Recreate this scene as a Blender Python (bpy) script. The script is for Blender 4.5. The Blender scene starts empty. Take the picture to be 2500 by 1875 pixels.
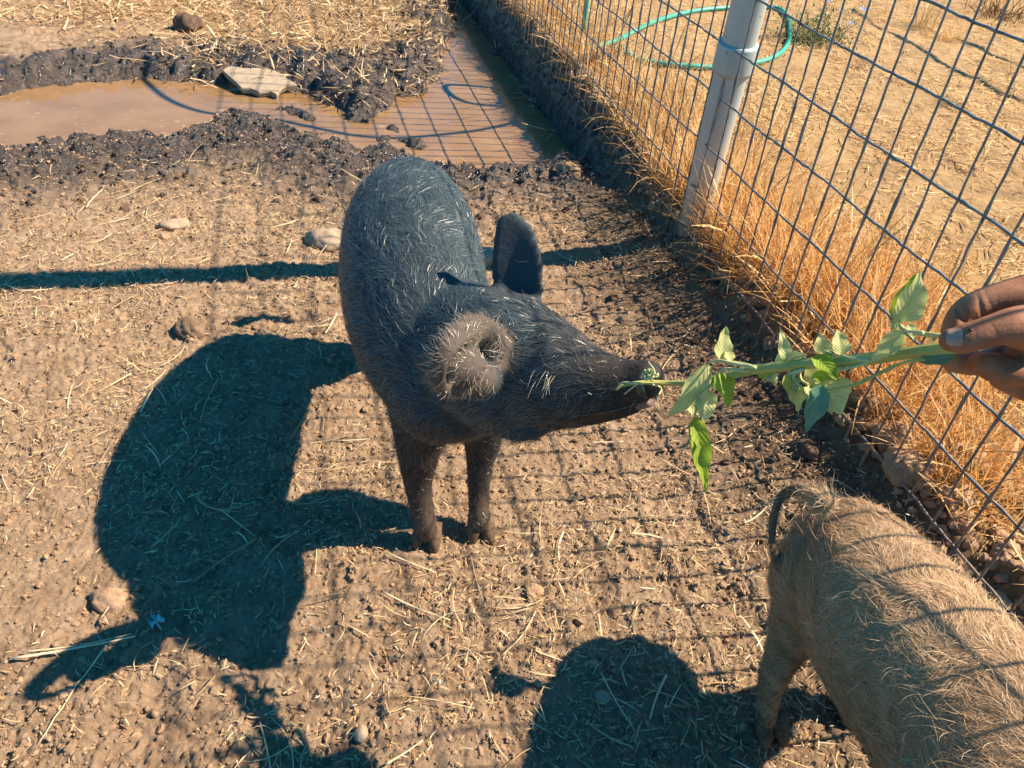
import bpy, math, random
import numpy as np
from mathutils import Vector, Matrix
from mathutils.bvhtree import BVHTree
random.seed(7); rng = np.random.default_rng(7)

# ------------------------------------------------------------------ camera, light, exposure
FPX = 1900.0; PITCH = 0.6741; ROLL = 0.0972; CAMZ = 0.88392
Fv = np.array([0, math.cos(PITCH), -math.sin(PITCH)]); Uv = np.array([0, math.sin(PITCH), math.cos(PITCH)]); Rv = np.array([1., 0, 0])
CR = math.cos(ROLL)*Rv + math.sin(ROLL)*Uv; CU = -math.sin(ROLL)*Rv + math.cos(ROLL)*Uv
scene = bpy.context.scene
cam = bpy.data.cameras.new('camera'); camo = bpy.data.objects.new('camera', cam)
scene.collection.objects.link(camo); scene.camera = camo
cam.sensor_width = 36; cam.lens = FPX/2500*36; cam.clip_start = 0.02; cam.clip_end = 2000
M = Matrix(((CR[0], CU[0], -Fv[0], 0), (CR[1], CU[1], -Fv[1], 0), (CR[2], CU[2], -Fv[2], CAMZ), (0, 0, 0, 1)))
camo.matrix_world = M
SUN_AZ = math.radians(11); SUN_EL = math.radians(46)
S = np.array([math.cos(SUN_EL)*math.cos(SUN_AZ), math.cos(SUN_EL)*math.sin(SUN_AZ), math.sin(SUN_EL)])
sun = bpy.data.lights.new('sun', 'SUN'); sun.energy = 5.0; sun.angle = math.radians(0.5); sun.color = (1.0, 0.84, 0.64)
suno = bpy.data.objects.new('sun', sun); scene.collection.objects.link(suno)
suno.rotation_euler = Vector(-S).to_track_quat('-Z', 'Y').to_euler()
world = bpy.data.worlds.new('World'); scene.world = world; world.use_nodes = True
wn = world.node_tree; bg = wn.nodes['Background']
sky = wn.nodes.new('ShaderNodeTexSky'); sky.sky_type = 'NISHITA'; sky.sun_disc = False
sky.sun_elevation = SUN_EL; sky.sun_rotation = math.pi/2 - SUN_AZ; sky.ozone_density = 4.0; sky.dust_density = 0.4
tint = wn.nodes.new('ShaderNodeMix'); tint.data_type = 'RGBA'; tint.blend_type = 'MULTIPLY'; tint.inputs[0].default_value = 1
tint.inputs[7].default_value = (.13, .95, 1.22, 1); wn.links.new(sky.outputs[0], tint.inputs[6]); wn.links.new(tint.outputs[2], bg.inputs[0]); bg.inputs[1].default_value = 0.065
scene.view_settings.view_transform = 'Standard'; scene.view_settings.look = 'None'
scene.view_settings.gamma = 1; scene.view_settings.exposure = 1.15; scene.view_settings.use_curve_mapping = False
scene.cycles.max_bounces = 5; scene.cycles.diffuse_bounces = 2; scene.cycles.glossy_bounces = 3
scene.cycles.transmission_bounces = 4; scene.cycles.transparent_max_bounces = 8

# ------------------------------------------------------------------ helpers
K = 2500/2212
def ray(px, py): return Fv + CR*(px-1250)/FPX - CU*(py-937.5)/FPX
def at(px, py, z=0.0):
    """point of the place at height z measured from the photograph (2212-wide reading)"""
    d = ray(px*K, py*K); return np.array([0, 0, CAMZ]) + d*(z-CAMZ)/d[2]
def atd(px, py, depth):
    return np.array([0, 0, CAMZ]) + ray(px*K, py*K)*depth
def hd(cx, cy, depth): return atd((2150+cx*.42)/K, (600+cy*.42)/K, depth)       # hand close-up reading
def pl(cx, cy, off=0.0):                                                         # plant close-up reading
    return atd((1550+cx*.42948)/K, (550+cy*.42948)/K, .74-.175*cx/1760+off)
U = 0.0508
FD = np.array([math.sin(-0.3007), math.cos(-0.3007)]); FN = np.array([FD[1], -FD[0]])
F0 = np.array([0.54134517, 1.02267006])
HZ = [0.0853, 0.1864, 0.2832, 0.3854, 0.4809, 0.5783, 0.6748, 0.7720, 0.8700, 0.9690, 1.0680]
def fpt(v, z): return np.array([F0[0]-v*U*FD[0], F0[1]-v*U*FD[1], z])

def _h(ix, iy, s):
    n = (ix.astype(np.int64)*374761393 + iy.astype(np.int64)*668265263 + s*1442695041) & 0x7fffffff
    n = ((n ^ (n >> 13))*1274126177) & 0x7fffffff
    return ((n ^ (n >> 16)) & 0xffff)/65535.0
def vnoise(x, y, s=0):
    ix = np.floor(x); iy = np.floor(y); fx = x-ix; fy = y-iy
    fx = fx*fx*fx*(fx*(fx*6-15)+10); fy = fy*fy*fy*(fy*(fy*6-15)+10)
    a = _h(ix, iy, s); b = _h(ix+1, iy, s); c = _h(ix, iy+1, s); d = _h(ix+1, iy+1, s)
    return (a*(1-fx)+b*fx)*(1-fy)+(c*(1-fx)+d*fx)*fy
def fbm(x, y, f, o=4, s=0, g=.5):
    r = 0; a = 1; t = 0
    for i in range(o):
        r = r+a*vnoise(x*f+17.3*i, y*f-9.1*i, s+i); t += a; a *= g; f *= 2.03
    return r/t
def bumps(x, y, f, s, keep=.6):
    """hemispherical lumps of varied size, one per jittered cell; returns height in cell units"""
    X = x*f+.9*(vnoise(x*f*1.7, y*f*1.7, s+5)-.5)+.45*(vnoise(x*f*4.1, y*f*4.1, s+6)-.5); Y = y*f+.9*(vnoise(x*f*1.7+9, y*f*1.7, s+7)-.5)+.45*(vnoise(x*f*4.1+7, y*f*4.1, s+8)-.5); ix = np.floor(X); iy = np.floor(Y); best = np.zeros_like(X)
    for dx in (-1, 0, 1):
        for dy in (-1, 0, 1):
            cx = ix+dx; cy = iy+dy
            px = cx+_h(cx, cy, s); py = cy+_h(cx, cy, s+1); r = .25+.5*_h(cx, cy, s+2)
            on = (_h(cx, cy, s+3) < keep)
            q = 1-((X-px)**2+(Y-py)**2)/r**2
            best = np.maximum(best, np.where(on & (q > 0), np.sqrt(np.maximum(q, 0))*r, 0))
    return best/f
def sm(a, b, x):
    t = np.clip((x-a)/(b-a), 0, 1); return t*t*(3-2*t)

def mesh_np(name, V, Fc, mats=(), smooth=False, col=None, parent=None, attrs=None):
    V = np.asarray(V, dtype=np.float32); me = bpy.data.meshes.new(name)
    groups = Fc if isinstance(Fc, list) and len(Fc) and isinstance(Fc[0], np.ndarray) else [np.asarray(Fc)]
    groups = [g for g in groups if len(g)]
    nl = sum(g.size for g in groups); npoly = sum(len(g) for g in groups)
    me.vertices.add(len(V)); me.vertices.foreach_set('co', V.ravel())
    me.loops.add(nl); me.loops.foreach_set('vertex_index', np.concatenate([g.ravel() for g in groups]).astype(np.int32))
    me.polygons.add(npoly)
    st = []; o = 0
    for g in groups:
        st.append(o+np.arange(len(g))*g.shape[1]); o += g.size
    me.polygons.foreach_set('loop_start', np.concatenate(st).astype(np.int32))
    me.update(calc_edges=True)
    me.polygons.foreach_set('use_smooth', np.full(npoly, smooth))
    if attrs:
        for k, a in attrs.items():
            at_ = me.attributes.new(k, 'FLOAT', 'POINT'); at_.data.foreach_set('value', np.asarray(a, dtype=np.float32))
    for m in mats: me.materials.append(m)
    ob = bpy.data.objects.new(name, me); scene.collection.objects.link(ob)
    if parent: ob.parent = parent
    return ob
def tag(o, label=None, cat=None, group=None, kind=None):
    for k, v in (('label', label), ('category', cat), ('group', group), ('kind', kind)):
        if v: o[k] = v
    return o
def empty(name, loc, label, cat, group=None):
    o = bpy.data.objects.new(name, None); scene.collection.objects.link(o); o.location = tuple(map(float, loc)); o.empty_display_size = .05
    bpy.context.view_layer.update()
    return tag(o, label, cat, group)
def shift(o, root):
    """child meshes are authored in world coordinates: put them under the root's origin"""
    o.parent = root
    l = root.location
    o.data.transform(Matrix.Translation((-l[0], -l[1], -l[2])))
    return o

def nrm(v): v = np.asarray(v, float); return v/(np.linalg.norm(v)+1e-12)
def catmull(P, n):
    P = np.asarray(P, float); out = []
    Q = np.vstack([2*P[0]-P[1], P, 2*P[-1]-P[-2]])
    for i in range(1, len(Q)-2):
        for t in np.linspace(0, 1, n, endpoint=False):
            a, b, c, d = Q[i-1], Q[i], Q[i+1], Q[i+2]
            out.append(.5*((2*b)+(-a+c)*t+(2*a-5*b+4*c-d)*t*t+(-a+3*b-3*c+d)*t**3))
    out.append(P[-1]); return np.array(out)
def tube(P, R, seg=8, cap=True, wob=None, up=None, flat=None):
    """rings along P with radius R; flat=(a multiplier along side vector, b multiplier along normal)"""
    P = np.asarray(P, float); n = len(P); R = np.broadcast_to(np.asarray(R, float), (n,))
    T = np.gradient(P, axis=0); T /= np.linalg.norm(T, axis=1)[:, None]+1e-12
    ref = np.array([0, 0, 1.]) if up is None else nrm(up)
    if up is None and abs(T[0] @ ref) > .9: ref = np.array([1., 0, 0])
    V = []; th = np.linspace(0, 2*np.pi, seg, endpoint=False)
    A = nrm(np.cross(ref, T[0]))
    for i in range(n):
        A = nrm(A-T[i]*(A @ T[i])) if up is None else nrm(np.cross(ref, T[i]))
        B = np.cross(T[i], A)
        fa, fb = (1, 1) if flat is None else flat
        w = 1 if wob is None else wob(th, i)
        V.append(P[i]+R[i]*((np.cos(th)*w*fa)[:, None]*A+(np.sin(th)*w*fb)[:, None]*B))
    V = np.vstack(V)
    i = np.arange(n-1)[:, None]*seg; j = np.arange(seg)[None]; j2 = (j+1) % seg
    Q = np.stack([i+j, i+j2, i+seg+j2, i+seg+j], -1).reshape(-1, 4)
    T3 = []
    if cap:
        V = np.vstack([V, P[0]-0*T[0], P[-1]]); c0 = n*seg; c1 = c0+1
        T3 = [(c0, (k+1) % seg, k) for k in range(seg)]+[(c1, (n-1)*seg+k, (n-1)*seg+(k+1) % seg) for k in range(seg)]
    return V, Q, np.array(T3).reshape(-1, 3).astype(int)
def join(parts):
    V = []; Q = []; T = []; o = 0
    for v, q, t in parts:
        V.append(v); Q.append(np.asarray(q).reshape(-1, 4)+o); T.append(np.asarray(t).reshape(-1, 3)+o); o += len(v)
    return np.vstack(V), [np.vstack(Q).astype(int), np.vstack(T).astype(int)]

# --- materials
def mat(name, base=(.5, .5, .5), rough=.7, spec=.3):
    m = bpy.data.materials.new(name); m.use_nodes = True; b = m.node_tree.nodes['Principled BSDF']
    b.inputs['Base Color'].default_value = (*base, 1); b.inputs['Roughness'].default_value = rough
    b.inputs['Specular IOR Level'].default_value = spec
    return m, m.node_tree, b
def N(nt, t, **kw):
    n = nt.nodes.new(t)
    for k, v in kw.items():
        if hasattr(n, k) and not k.startswith('i_'): setattr(n, k, v)
    return n
def noise(nt, scale, detail=6, rough=.6, coord='Object'):
    tc = N(nt, 'ShaderNodeTexCoord'); n = N(nt, 'ShaderNodeTexNoise'); n.inputs['Scale'].default_value = scale
    n.inputs['Detail'].default_value = detail; n.inputs['Roughness'].default_value = rough
    nt.links.new(tc.outputs[coord], n.inputs['Vector']); return n.outputs['Fac']
def ramp(nt, fac, stops):
    r = N(nt, 'ShaderNodeValToRGB'); nt.links.new(fac, r.inputs[0]); e = r.color_ramp.elements
    while len(e) < len(stops): e.new(.5)
    for el, (p, c) in zip(e, stops): el.position = p; el.color = (*c, 1) if len(c) == 3 else c
    return r.outputs[0]
def mixc(nt, fac, a, b, mode='MIX'):
    m = N(nt, 'ShaderNodeMix'); m.data_type = 'RGBA'; m.blend_type = mode
    for v, i in ((fac, 0), (a, 6), (b, 7)):
        if hasattr(v, 'links') or isinstance(v, bpy.types.NodeSocket): nt.links.new(v, m.inputs[i])
        elif isinstance(v, (int, float)): m.inputs[i].default_value = v
        else: m.inputs[i].default_value = (*v, 1)
    return m.outputs[2]
def attr(nt, name):
    a = N(nt, 'ShaderNodeAttribute'); a.attribute_name = name; return a.outputs['Fac']
def math_(nt, op, a, b=None, clamp=False):
    m = N(nt, 'ShaderNodeMath'); m.operation = op; m.use_clamp = clamp
    for v, i in ((a, 0), (b, 1)):
        if v is None: continue
        if isinstance(v, bpy.types.NodeSocket): nt.links.new(v, m.inputs[i])
        else: m.inputs[i].default_value = v
    return m.outputs[0]
def bump(nt, b, h, strength=.5, dist=.002, prev=None):
    n = N(nt, 'ShaderNodeBump'); n.inputs['Strength'].default_value = strength; n.inputs['Distance'].default_value = dist
    nt.links.new(h, n.inputs['Height'])
    if prev is not None: nt.links.new(prev, n.inputs['Normal'])
    nt.links.new(n.outputs[0], b.inputs['Normal']); return n.outputs[0]

# ground
m_ground, nt, b = mat('soil', rough=.95, spec=.15)
dry = ramp(nt, noise(nt, 22, 8, .7), [(.3, (.26, .165, .10)), (.5, (.39, .265, .17)), (.7, (.49, .35, .235))])
fine = ramp(nt, noise(nt, 160, 5, .7), [(.3, (.55, .55, .55)), (.6, (1, 1, 1))])
dry = mixc(nt, .6, dry, fine, 'MULTIPLY')
outc = ramp(nt, noise(nt, 9, 9, .72), [(.3, (.27, .17, .09)), (.5, (.42, .27, .135)), (.7, (.52, .34, .17))])
c = mixc(nt, attr(nt, 'outside'), dry, outc)
strawc = ramp(nt, noise(nt, 60, 4, .7), [(.3, (.16, .095, .05)), (.65, (.48, .3, .15))])
c = mixc(nt, attr(nt, 'straw'), c, strawc)
damp_and_shade = ramp(nt, noise(nt, 30, 6, .7), [(.3, (.055, .037, .027)), (.7, (.12, .078, .052))])
c = mixc(nt, attr(nt, 'damp_and_shade'), c, damp_and_shade)  # damp soil tone that also carries painted shade along the fence
wetc = ramp(nt, noise(nt, 40, 6, .7), [(.35, (.022, .016, .013)), (.55, (.07, .048, .036)), (.7, (.17, .115, .08))])
c = mixc(nt, attr(nt, 'wet'), c, wetc)
nt.links.new(c, b.inputs['Base Color'])
wr = math_(nt, 'MULTIPLY', attr(nt, 'wet'), ramp(nt, noise(nt, 55, 4, .6), [(.38, (.35,)*3), (.6, (1,)*3)]))
nt.links.new(math_(nt, 'SUBTRACT', .95, math_(nt, 'MULTIPLY', wr, .80)), b.inputs['Roughness'])
nt.links.new(math_(nt, 'ADD', .12, math_(nt, 'MULTIPLY', wr, .85)), b.inputs['Specular IOR Level'])
p1 = bump(nt, b, noise(nt, 230, 7, .8), 1.0, .005)
# muddy water
m_water, nt, b = mat('muddy_water', (.30, .165, .09), .09, .35)
wc = ramp(nt, noise(nt, 7, 5, .6), [(.3, (.22, .125, .055)), (.7, (.30, .175, .085))])
foam = ramp(nt, noise(nt, 42, 3, .5), [(.66, (0, 0, 0)), (.70, (1, 1, 1))])
wc = mixc(nt, math_(nt, 'MULTIPLY', foam, .35), wc, (.52, .40, .30))
nt.links.new(wc, b.inputs['Base Color']); bump(nt, b, noise(nt, 14, 2, .4), .05, .004)

def simple(name, stops, scale=30, rough=.85, spec=.2, bs=0, bd=.001, bscale=None, trans=0, transcol=None, useattr=None):
    m, nt, b = mat(name, rough=rough, spec=spec)
    f = attr(nt, useattr) if useattr else noise(nt, scale, 6, .65)
    c = ramp(nt, f, stops); nt.links.new(c, b.inputs['Base Color'])
    if bs: bump(nt, b, noise(nt, bscale or scale*3, 6, .7), bs, bd)
    if trans:
        tr = N(nt, 'ShaderNodeBsdfTranslucent'); nt.links.new(c if transcol is None else ramp(nt, f, transcol), tr.inputs[0])
        mx = N(nt, 'ShaderNodeMixShader'); mx.inputs[0].default_value = trans
        nt.links.new(b.outputs[0], mx.inputs[1]); nt.links.new(tr.outputs[0], mx.inputs[2])
        nt.links.new(mx.outputs[0], nt.nodes['Material Output'].inputs[0])
    return m
m_clod = simple('dry_clod', [(.3, (.24, .145, .085)), (.7, (.45, .295, .185))], 90, .95, .1, .8, .002)
m_darkclod = simple('damp_clod', [(.3, (.07, .045, .03)), (.7, (.17, .105, .07))], 60, .85, .2, .8, .002)
m_midclod = simple('brown_clod', [(.3, (.13, .085, .055)), (.7, (.28, .185, .12))], 70, .95, .1, .8, .002)
m_stone = simple('pale_stone', [(.3, (.30, .21, .14)), (.7, (.46, .34, .24))], 40, .85, .2, .7, .003)
m_slab = simple('slab_stone', [(.3, (.30, .225, .15)), (.7, (.43, .34, .24))], 40, .85, .2, .7, .002, 140)
m_straw = simple('straw', [(0, (.20, .105, .045)), (.35, (.45, .28, .13)), (.75, (.62, .44, .24)), (1, (.74, .60, .40))], rough=.6, spec=.3, useattr='tone')
m_grass = simple('dry_grass', [(0, (.48, .22, .06)), (.5, (.76, .42, .14)), (1, (.92, .66, .34))], rough=.6, spec=.2, useattr='tone', trans=.4)
m_litter = simple('grass_litter', [(0, (.36, .19, .07)), (.5, (.68, .43, .18)), (1, (.88, .66, .36))], rough=.7, spec=.2, useattr='tone', trans=.2)
m_green = simple('weed_green', [(0, (.05, .075, .02)), (1, (.16, .20, .06))], rough=.6, spec=.3, useattr='tone', trans=.25)
m_petal = simple('blue_petal', [(.3, (.10, .30, .75)), (.7, (.25, .50, .90))], 60, .6, .2, trans=.3)
m_yellow = simple('yellow_petal', [(.3, (.7, .42, .03)), (.7, (.8, .55, .06))], 60, .6, .2)
m_dung = simple('brown_tuft', [(0, (.09, .04, .015)), (1, (.22, .11, .045))], rough=.9, useattr='tone')
m_plastic = simple('blue_plastic', [(.3, (.12, .40, .42)), (.7, (.26, .55, .56))], 50, .4, .5, .5, .001)
m_hose = simple('green_hose', [(.3, (.035, .30, .21)), (.7, (.06, .40, .29))], 40, .45, .5, .3, .0006, 400)
m_cable = simple('cable_sheath', [(.3, (.03, .03, .03)), (.7, (.06, .06, .06))], 40, .6, .3)
# wire: zinc above, rust below
m_wire, nt, b = mat('galvanised_wire', rough=.5, spec=.5)
geo = N(nt, 'ShaderNodeNewGeometry'); sx = N(nt, 'ShaderNodeSeparateXYZ'); nt.links.new(geo.outputs['Position'], sx.inputs[0])
tcn = N(nt, 'ShaderNodeTexNoise'); tcn.inputs['Scale'].default_value = 60; tcn.inputs['Detail'].default_value = 5; nt.links.new(geo.outputs['Position'], tcn.inputs['Vector'])
hz = math_(nt, 'ADD', math_(nt, 'MULTIPLY', sx.outputs[2], -2.6), math_(nt, 'ADD', 1.0, math_(nt, 'MULTIPLY', math_(nt, 'SUBTRACT', tcn.outputs['Fac'], .5), 2.2)), True)
zinc = ramp(nt, tcn.outputs['Fac'], [(.3, (.10, .12, .13)), (.7, (.26, .29, .31))])
rust = ramp(nt, tcn.outputs['Fac'], [(.3, (.12, .07, .05)), (.7, (.34, .235, .17))])
nt.links.new(mixc(nt, hz, zinc, rust), b.inputs['Base Color'])
nt.links.new(math_(nt, 'ADD', .42, math_(nt, 'MULTIPLY', hz, .4)), b.inputs['Roughness'])
nt.links.new(math_(nt, 'MULTIPLY', math_(nt, 'SUBTRACT', 1.0, hz, True), .45), b.inputs['Metallic'])
bump(nt, b, tcn.outputs['Fac'], .6, .001)
# post
m_post, nt, b = mat('galvanised_pipe', rough=.5, spec=.5)
s1 = noise(nt, 9, 7, .7); cc = ramp(nt, s1, [(.3, (.32, .37, .37)), (.7, (.50, .53, .50))])
sp = ramp(nt, noise(nt, 75, 5, .8), [(.64, (0, 0, 0)), (.70, (1, 1, 1))])
cc = mixc(nt, math_(nt, 'MULTIPLY', sp, .8), cc, (.12, .06, .03))
tc = N(nt, 'ShaderNodeTexCoord'); sx = N(nt, 'ShaderNodeSeparateXYZ'); nt.links.new(tc.outputs['Object'], sx.inputs[0])
lowd = math_(nt, 'SUBTRACT', 1.0, math_(nt, 'MULTIPLY', math_(nt, 'ADD', sx.outputs[2], math_(nt, 'MULTIPLY', s1, -.12)), 6.0), True)
whit = math_(nt, 'MULTIPLY', math_(nt, 'SUBTRACT', .50, math_(nt, 'ADD', sx.outputs[2], math_(nt, 'MULTIPLY', s1, .2))), 6.0, True)
cc = mixc(nt, math_(nt, 'MULTIPLY', whit, .8), cc, (.60, .55, .47)); cc = mixc(nt, math_(nt, 'MULTIPLY', sp, .8), cc, (.14, .08, .05))
cc = mixc(nt, math_(nt, 'MULTIPLY', lowd, .75), cc, (.36, .24, .15))
nt.links.new(cc, b.inputs['Base Color']); b.inputs['Metallic'].default_value = .25; bump(nt, b, s1, .2, .002)

# ------------------------------------------------------------------ terrain
PUD_PX = [(-300, 235), (0, 212), (110, 200), (280, 178), (480, 188), (640, 195), (700, 240), (800, 285), (850, 225), (925, 205), (955, 150), (985, 60),
          (1000, -40), (1035, 60), (1085, 150), (1150, 230), (1215, 300), (1235, 345), (1060, 372), (940, 358), (830, 322), (740, 312), (680, 285), (620, 262), (540, 255), (470, 262), (420, 285), (350, 302), (280, 292), (190, 300),
          (100, 325), (0, 332), (-300, 350)]
WZ = -0.045
PUD = np.array([at(x, y, WZ)[:2] for x, y in PUD_PX])
def sdpoly(x, y, P):
    d = np.full(x.shape, 1e9); ins = np.zeros(x.shape, bool); n = len(P)
    for i in range(n):
        a = P[i]; b_ = P[(i+1) % n]; e = b_-a
        t = np.clip(((x-a[0])*e[0]+(y-a[1])*e[1])/(e @ e), 0, 1)
        d = np.minimum(d, (x-a[0]-t*e[0])**2+(y-a[1]-t*e[1])**2)
        c = ((a[1] > y) != (b_[1] > y)) & (x < (b_[0]-a[0])*(y-a[1])/(b_[1]-a[1]+1e-12)+a[0]); ins ^= c
    d = np.sqrt(d); return np.where(ins, -d, d)
def zones(x, y):
    t = (F0[0]-x)*FN[0]+(F0[1]-y)*FN[1]; a = (x-F0[0])*FD[0]+(y-F0[1])*FD[1]
    outside = sm(-.0, -.09, t+.03*(fbm(x, y, 12, 2, 5)-.5))
    sd = sdpoly(x, y, PUD)+.10*(fbm(x, y, 6, 3, 40)-.5)
    far = sm(2.6, 3.2, y+.3*(x+.6))
    left = sm(-.9, -1.6, x)
    reach = .62-.34*far-.22*left-.2*sm(-.25, .0, x)
    wet = sm(reach, reach*.35, sd+.22*(fbm(x, y, 7, 4, 60)-.5))*sm(-.06, .01, t)
    return t, a, outside, sd, wet
def terrain(x, y, full=True):
    x = np.asarray(x, float); y = np.asarray(y, float)
    t, a, outside, sd, wet = zones(x, y)
    z = .022*(fbm(x, y, 2.6, 3, 1)-.5)*sm(0, .5, np.abs(t))+.014*(fbm(x, y, 9, 3, 2)-.5)
    bankh = .070+.05*sm(.75, 1.3, a)
    bank = sm(.05, -.05, t+.04*(fbm(x, y, 14, 2, 9)-.5))
    z += bank*(bankh+.05*(fbm(x, y, 11, 3, 12)-.4)*sm(-.35, -.05, t))
    z += .035*sm(.30, .02, t)*(1-bank)*sm(1.2, .8, a)*(.4+fbm(x, y, 7, 2, 31))       # soil pushed up along the fence
    shore = sm(.11, -.03, sd)
    z = z*(1-shore)+shore*np.where(t < .02, z, -.078)
        # mud churned by hooves
    mid = sm(.50, .15, np.abs(x+.62))*sm(.5, .15, np.abs(y-2.2))
    z += .046*mid*sm(.36, .54, fbm(x, y, 5, 3, 91))*sm(-.02, -.07, sd)*(t > .25)
    q = fbm(x, y, 11, 3, 70)
    lump = (.085*np.abs(q-.5)*2+bumps(x, y, 12, 80, .6)*.32+bumps(x, y, 27, 84, .8)*.48+bumps(x, y, 60, 87, .8)*.5)*(.55+.6*fbm(x, y, 4, 2, 63))
    shallow = wet*np.where(sd < -.03, sm(-.12, -.02, sd)*.5+.75*mid*sm(.46, .62, fbm(x, y, 5, 2, 91)), 1.)
    z += (lump*.62-.010)*shallow*(1-bank)
    if full:
        drym = 1-.7*outside
        z += (bumps(x, y, 24, 20, .25)*.16+bumps(x, y, 48, 24, .45)*.26+bumps(x, y, 95, 28, .65)*.46+.010*(.5-np.abs(fbm(x, y, 55, 3, 37)-.5)*4).clip(-1, 1)*.5)*drym*(.35+.9*fbm(x, y, 5, 2, 33))
        z += bumps(x, y, 180, 36, .75)*.6*drym
        z += -.016*bumps(x, y, 8, 130, .35)*12*.5*drym*sm(.45, .6, fbm(x, y, 3, 2, 131))
        z += bank*sm(-.28, -.04, t)*(bumps(x, y, 12, 44, .6)*.40+bumps(x, y, 30, 48, .7)*.4)
    return z
def smooth_up(lo, hi, s0, s1):
    pass
# one sheet: fine cells near the camera, coarse to the horizon
s_ = [0.16]
while s_[-1] < 6.2: s_.append(s_[-1]+.0016+.0016*s_[-1]**1.55)
s_ = np.array(s_)
while s_[-1] < 900: s_ = np.append(s_, s_[-1]*1.25+.1)
ny = len(s_); nx = 900
uu = np.linspace(-1, 1, nx); uu = np.where(np.abs(uu) > .92, np.sign(uu)*(.92+(np.abs(uu)-.92)*8+((np.abs(uu)-.92)*25)**2), uu)
X = np.outer(.60+.62*s_, uu)+.10*s_[:, None]; Y = np.repeat(s_[:, None], nx, 1)
Z = terrain(X, Y); t_, a_, out_, sd_, wet_ = zones(X, Y)
Z = np.where(Y > 8, .08+.3*(fbm(X, Y, .02, 2, 3)-.5)*sm(8, 40, Y), Z)
strawz = sm(2.45, 2.85, Y+.25*(X+.6)+.5*(fbm(X, Y, 2, 3, 51)-.5))*sm(-2.3, -1.6, X)*(1-out_)
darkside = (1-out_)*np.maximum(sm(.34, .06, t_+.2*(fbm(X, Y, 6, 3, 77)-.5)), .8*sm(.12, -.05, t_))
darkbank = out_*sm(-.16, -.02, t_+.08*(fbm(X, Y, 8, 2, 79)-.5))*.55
damp_and_shade = np.maximum(darkside*.62, darkbank)  # damp soil plus grass and bank shade painted in beside the fence
i = np.arange(ny-1)[:, None]*nx; j = np.arange(nx-1)[None]
Q = np.stack([i+j, i+j+1, i+nx+j+1, i+nx+j], -1).reshape(-1, 4)
g = mesh_np('ground', np.stack([X, Y, Z], -1).reshape(-1, 3), Q, [m_ground], True,
            attrs=dict(outside=out_.ravel(), wet=wet_.ravel(), straw=strawz.ravel()*.8, damp_and_shade=damp_and_shade.ravel()))
tag(g, kind='structure')
# near strip under and behind the camera
xs = np.linspace(-4, 4, 161); ys = np.linspace(-4, .1605, 90); X2, Y2 = np.meshgrid(xs, ys)
Z2 = terrain(X2, Y2, False)-.004
i = np.arange(89)[:, None]*161; j = np.arange(160)[None]
g2 = mesh_np('ground', np.stack([X2, Y2, Z2], -1).reshape(-1, 3), np.stack([i+j, i+j+1, i+162+j, i+161+j], -1).reshape(-1, 4), [m_ground], True,
             attrs=dict(outside=np.zeros(X2.size), wet=np.zeros(X2.size), straw=np.zeros(X2.size), damp_and_shade=np.zeros(X2.size)))
tag(g2, kind='structure')
# puddle surface
cen = PUD.mean(0); gx = np.linspace(-3.2, .6, 60); gy = np.linspace(1.5, 4.4, 60); X3, Y3 = np.meshgrid(gx, gy)
tt = (F0[0]-X3)*FN[0]+(F0[1]-Y3)*FN[1]
Vw = np.stack([X3, Y3, np.full_like(X3, WZ)], -1).reshape(-1, 3)
i = np.arange(59)[:, None]*60; j = np.arange(59)[None]
Qw = np.stack([i+j, i+j+1, i+61+j, i+60+j], -1).reshape(-1, 4); sdq = sdpoly(X3, Y3, PUD).ravel()
Qw = Qw[(sdq[Qw] < .12).any(1) & (tt.ravel()[Qw] > -.06).all(1)]
w = mesh_np('water', Vw, Qw, [m_water], True); tag(w, kind='structure')

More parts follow.
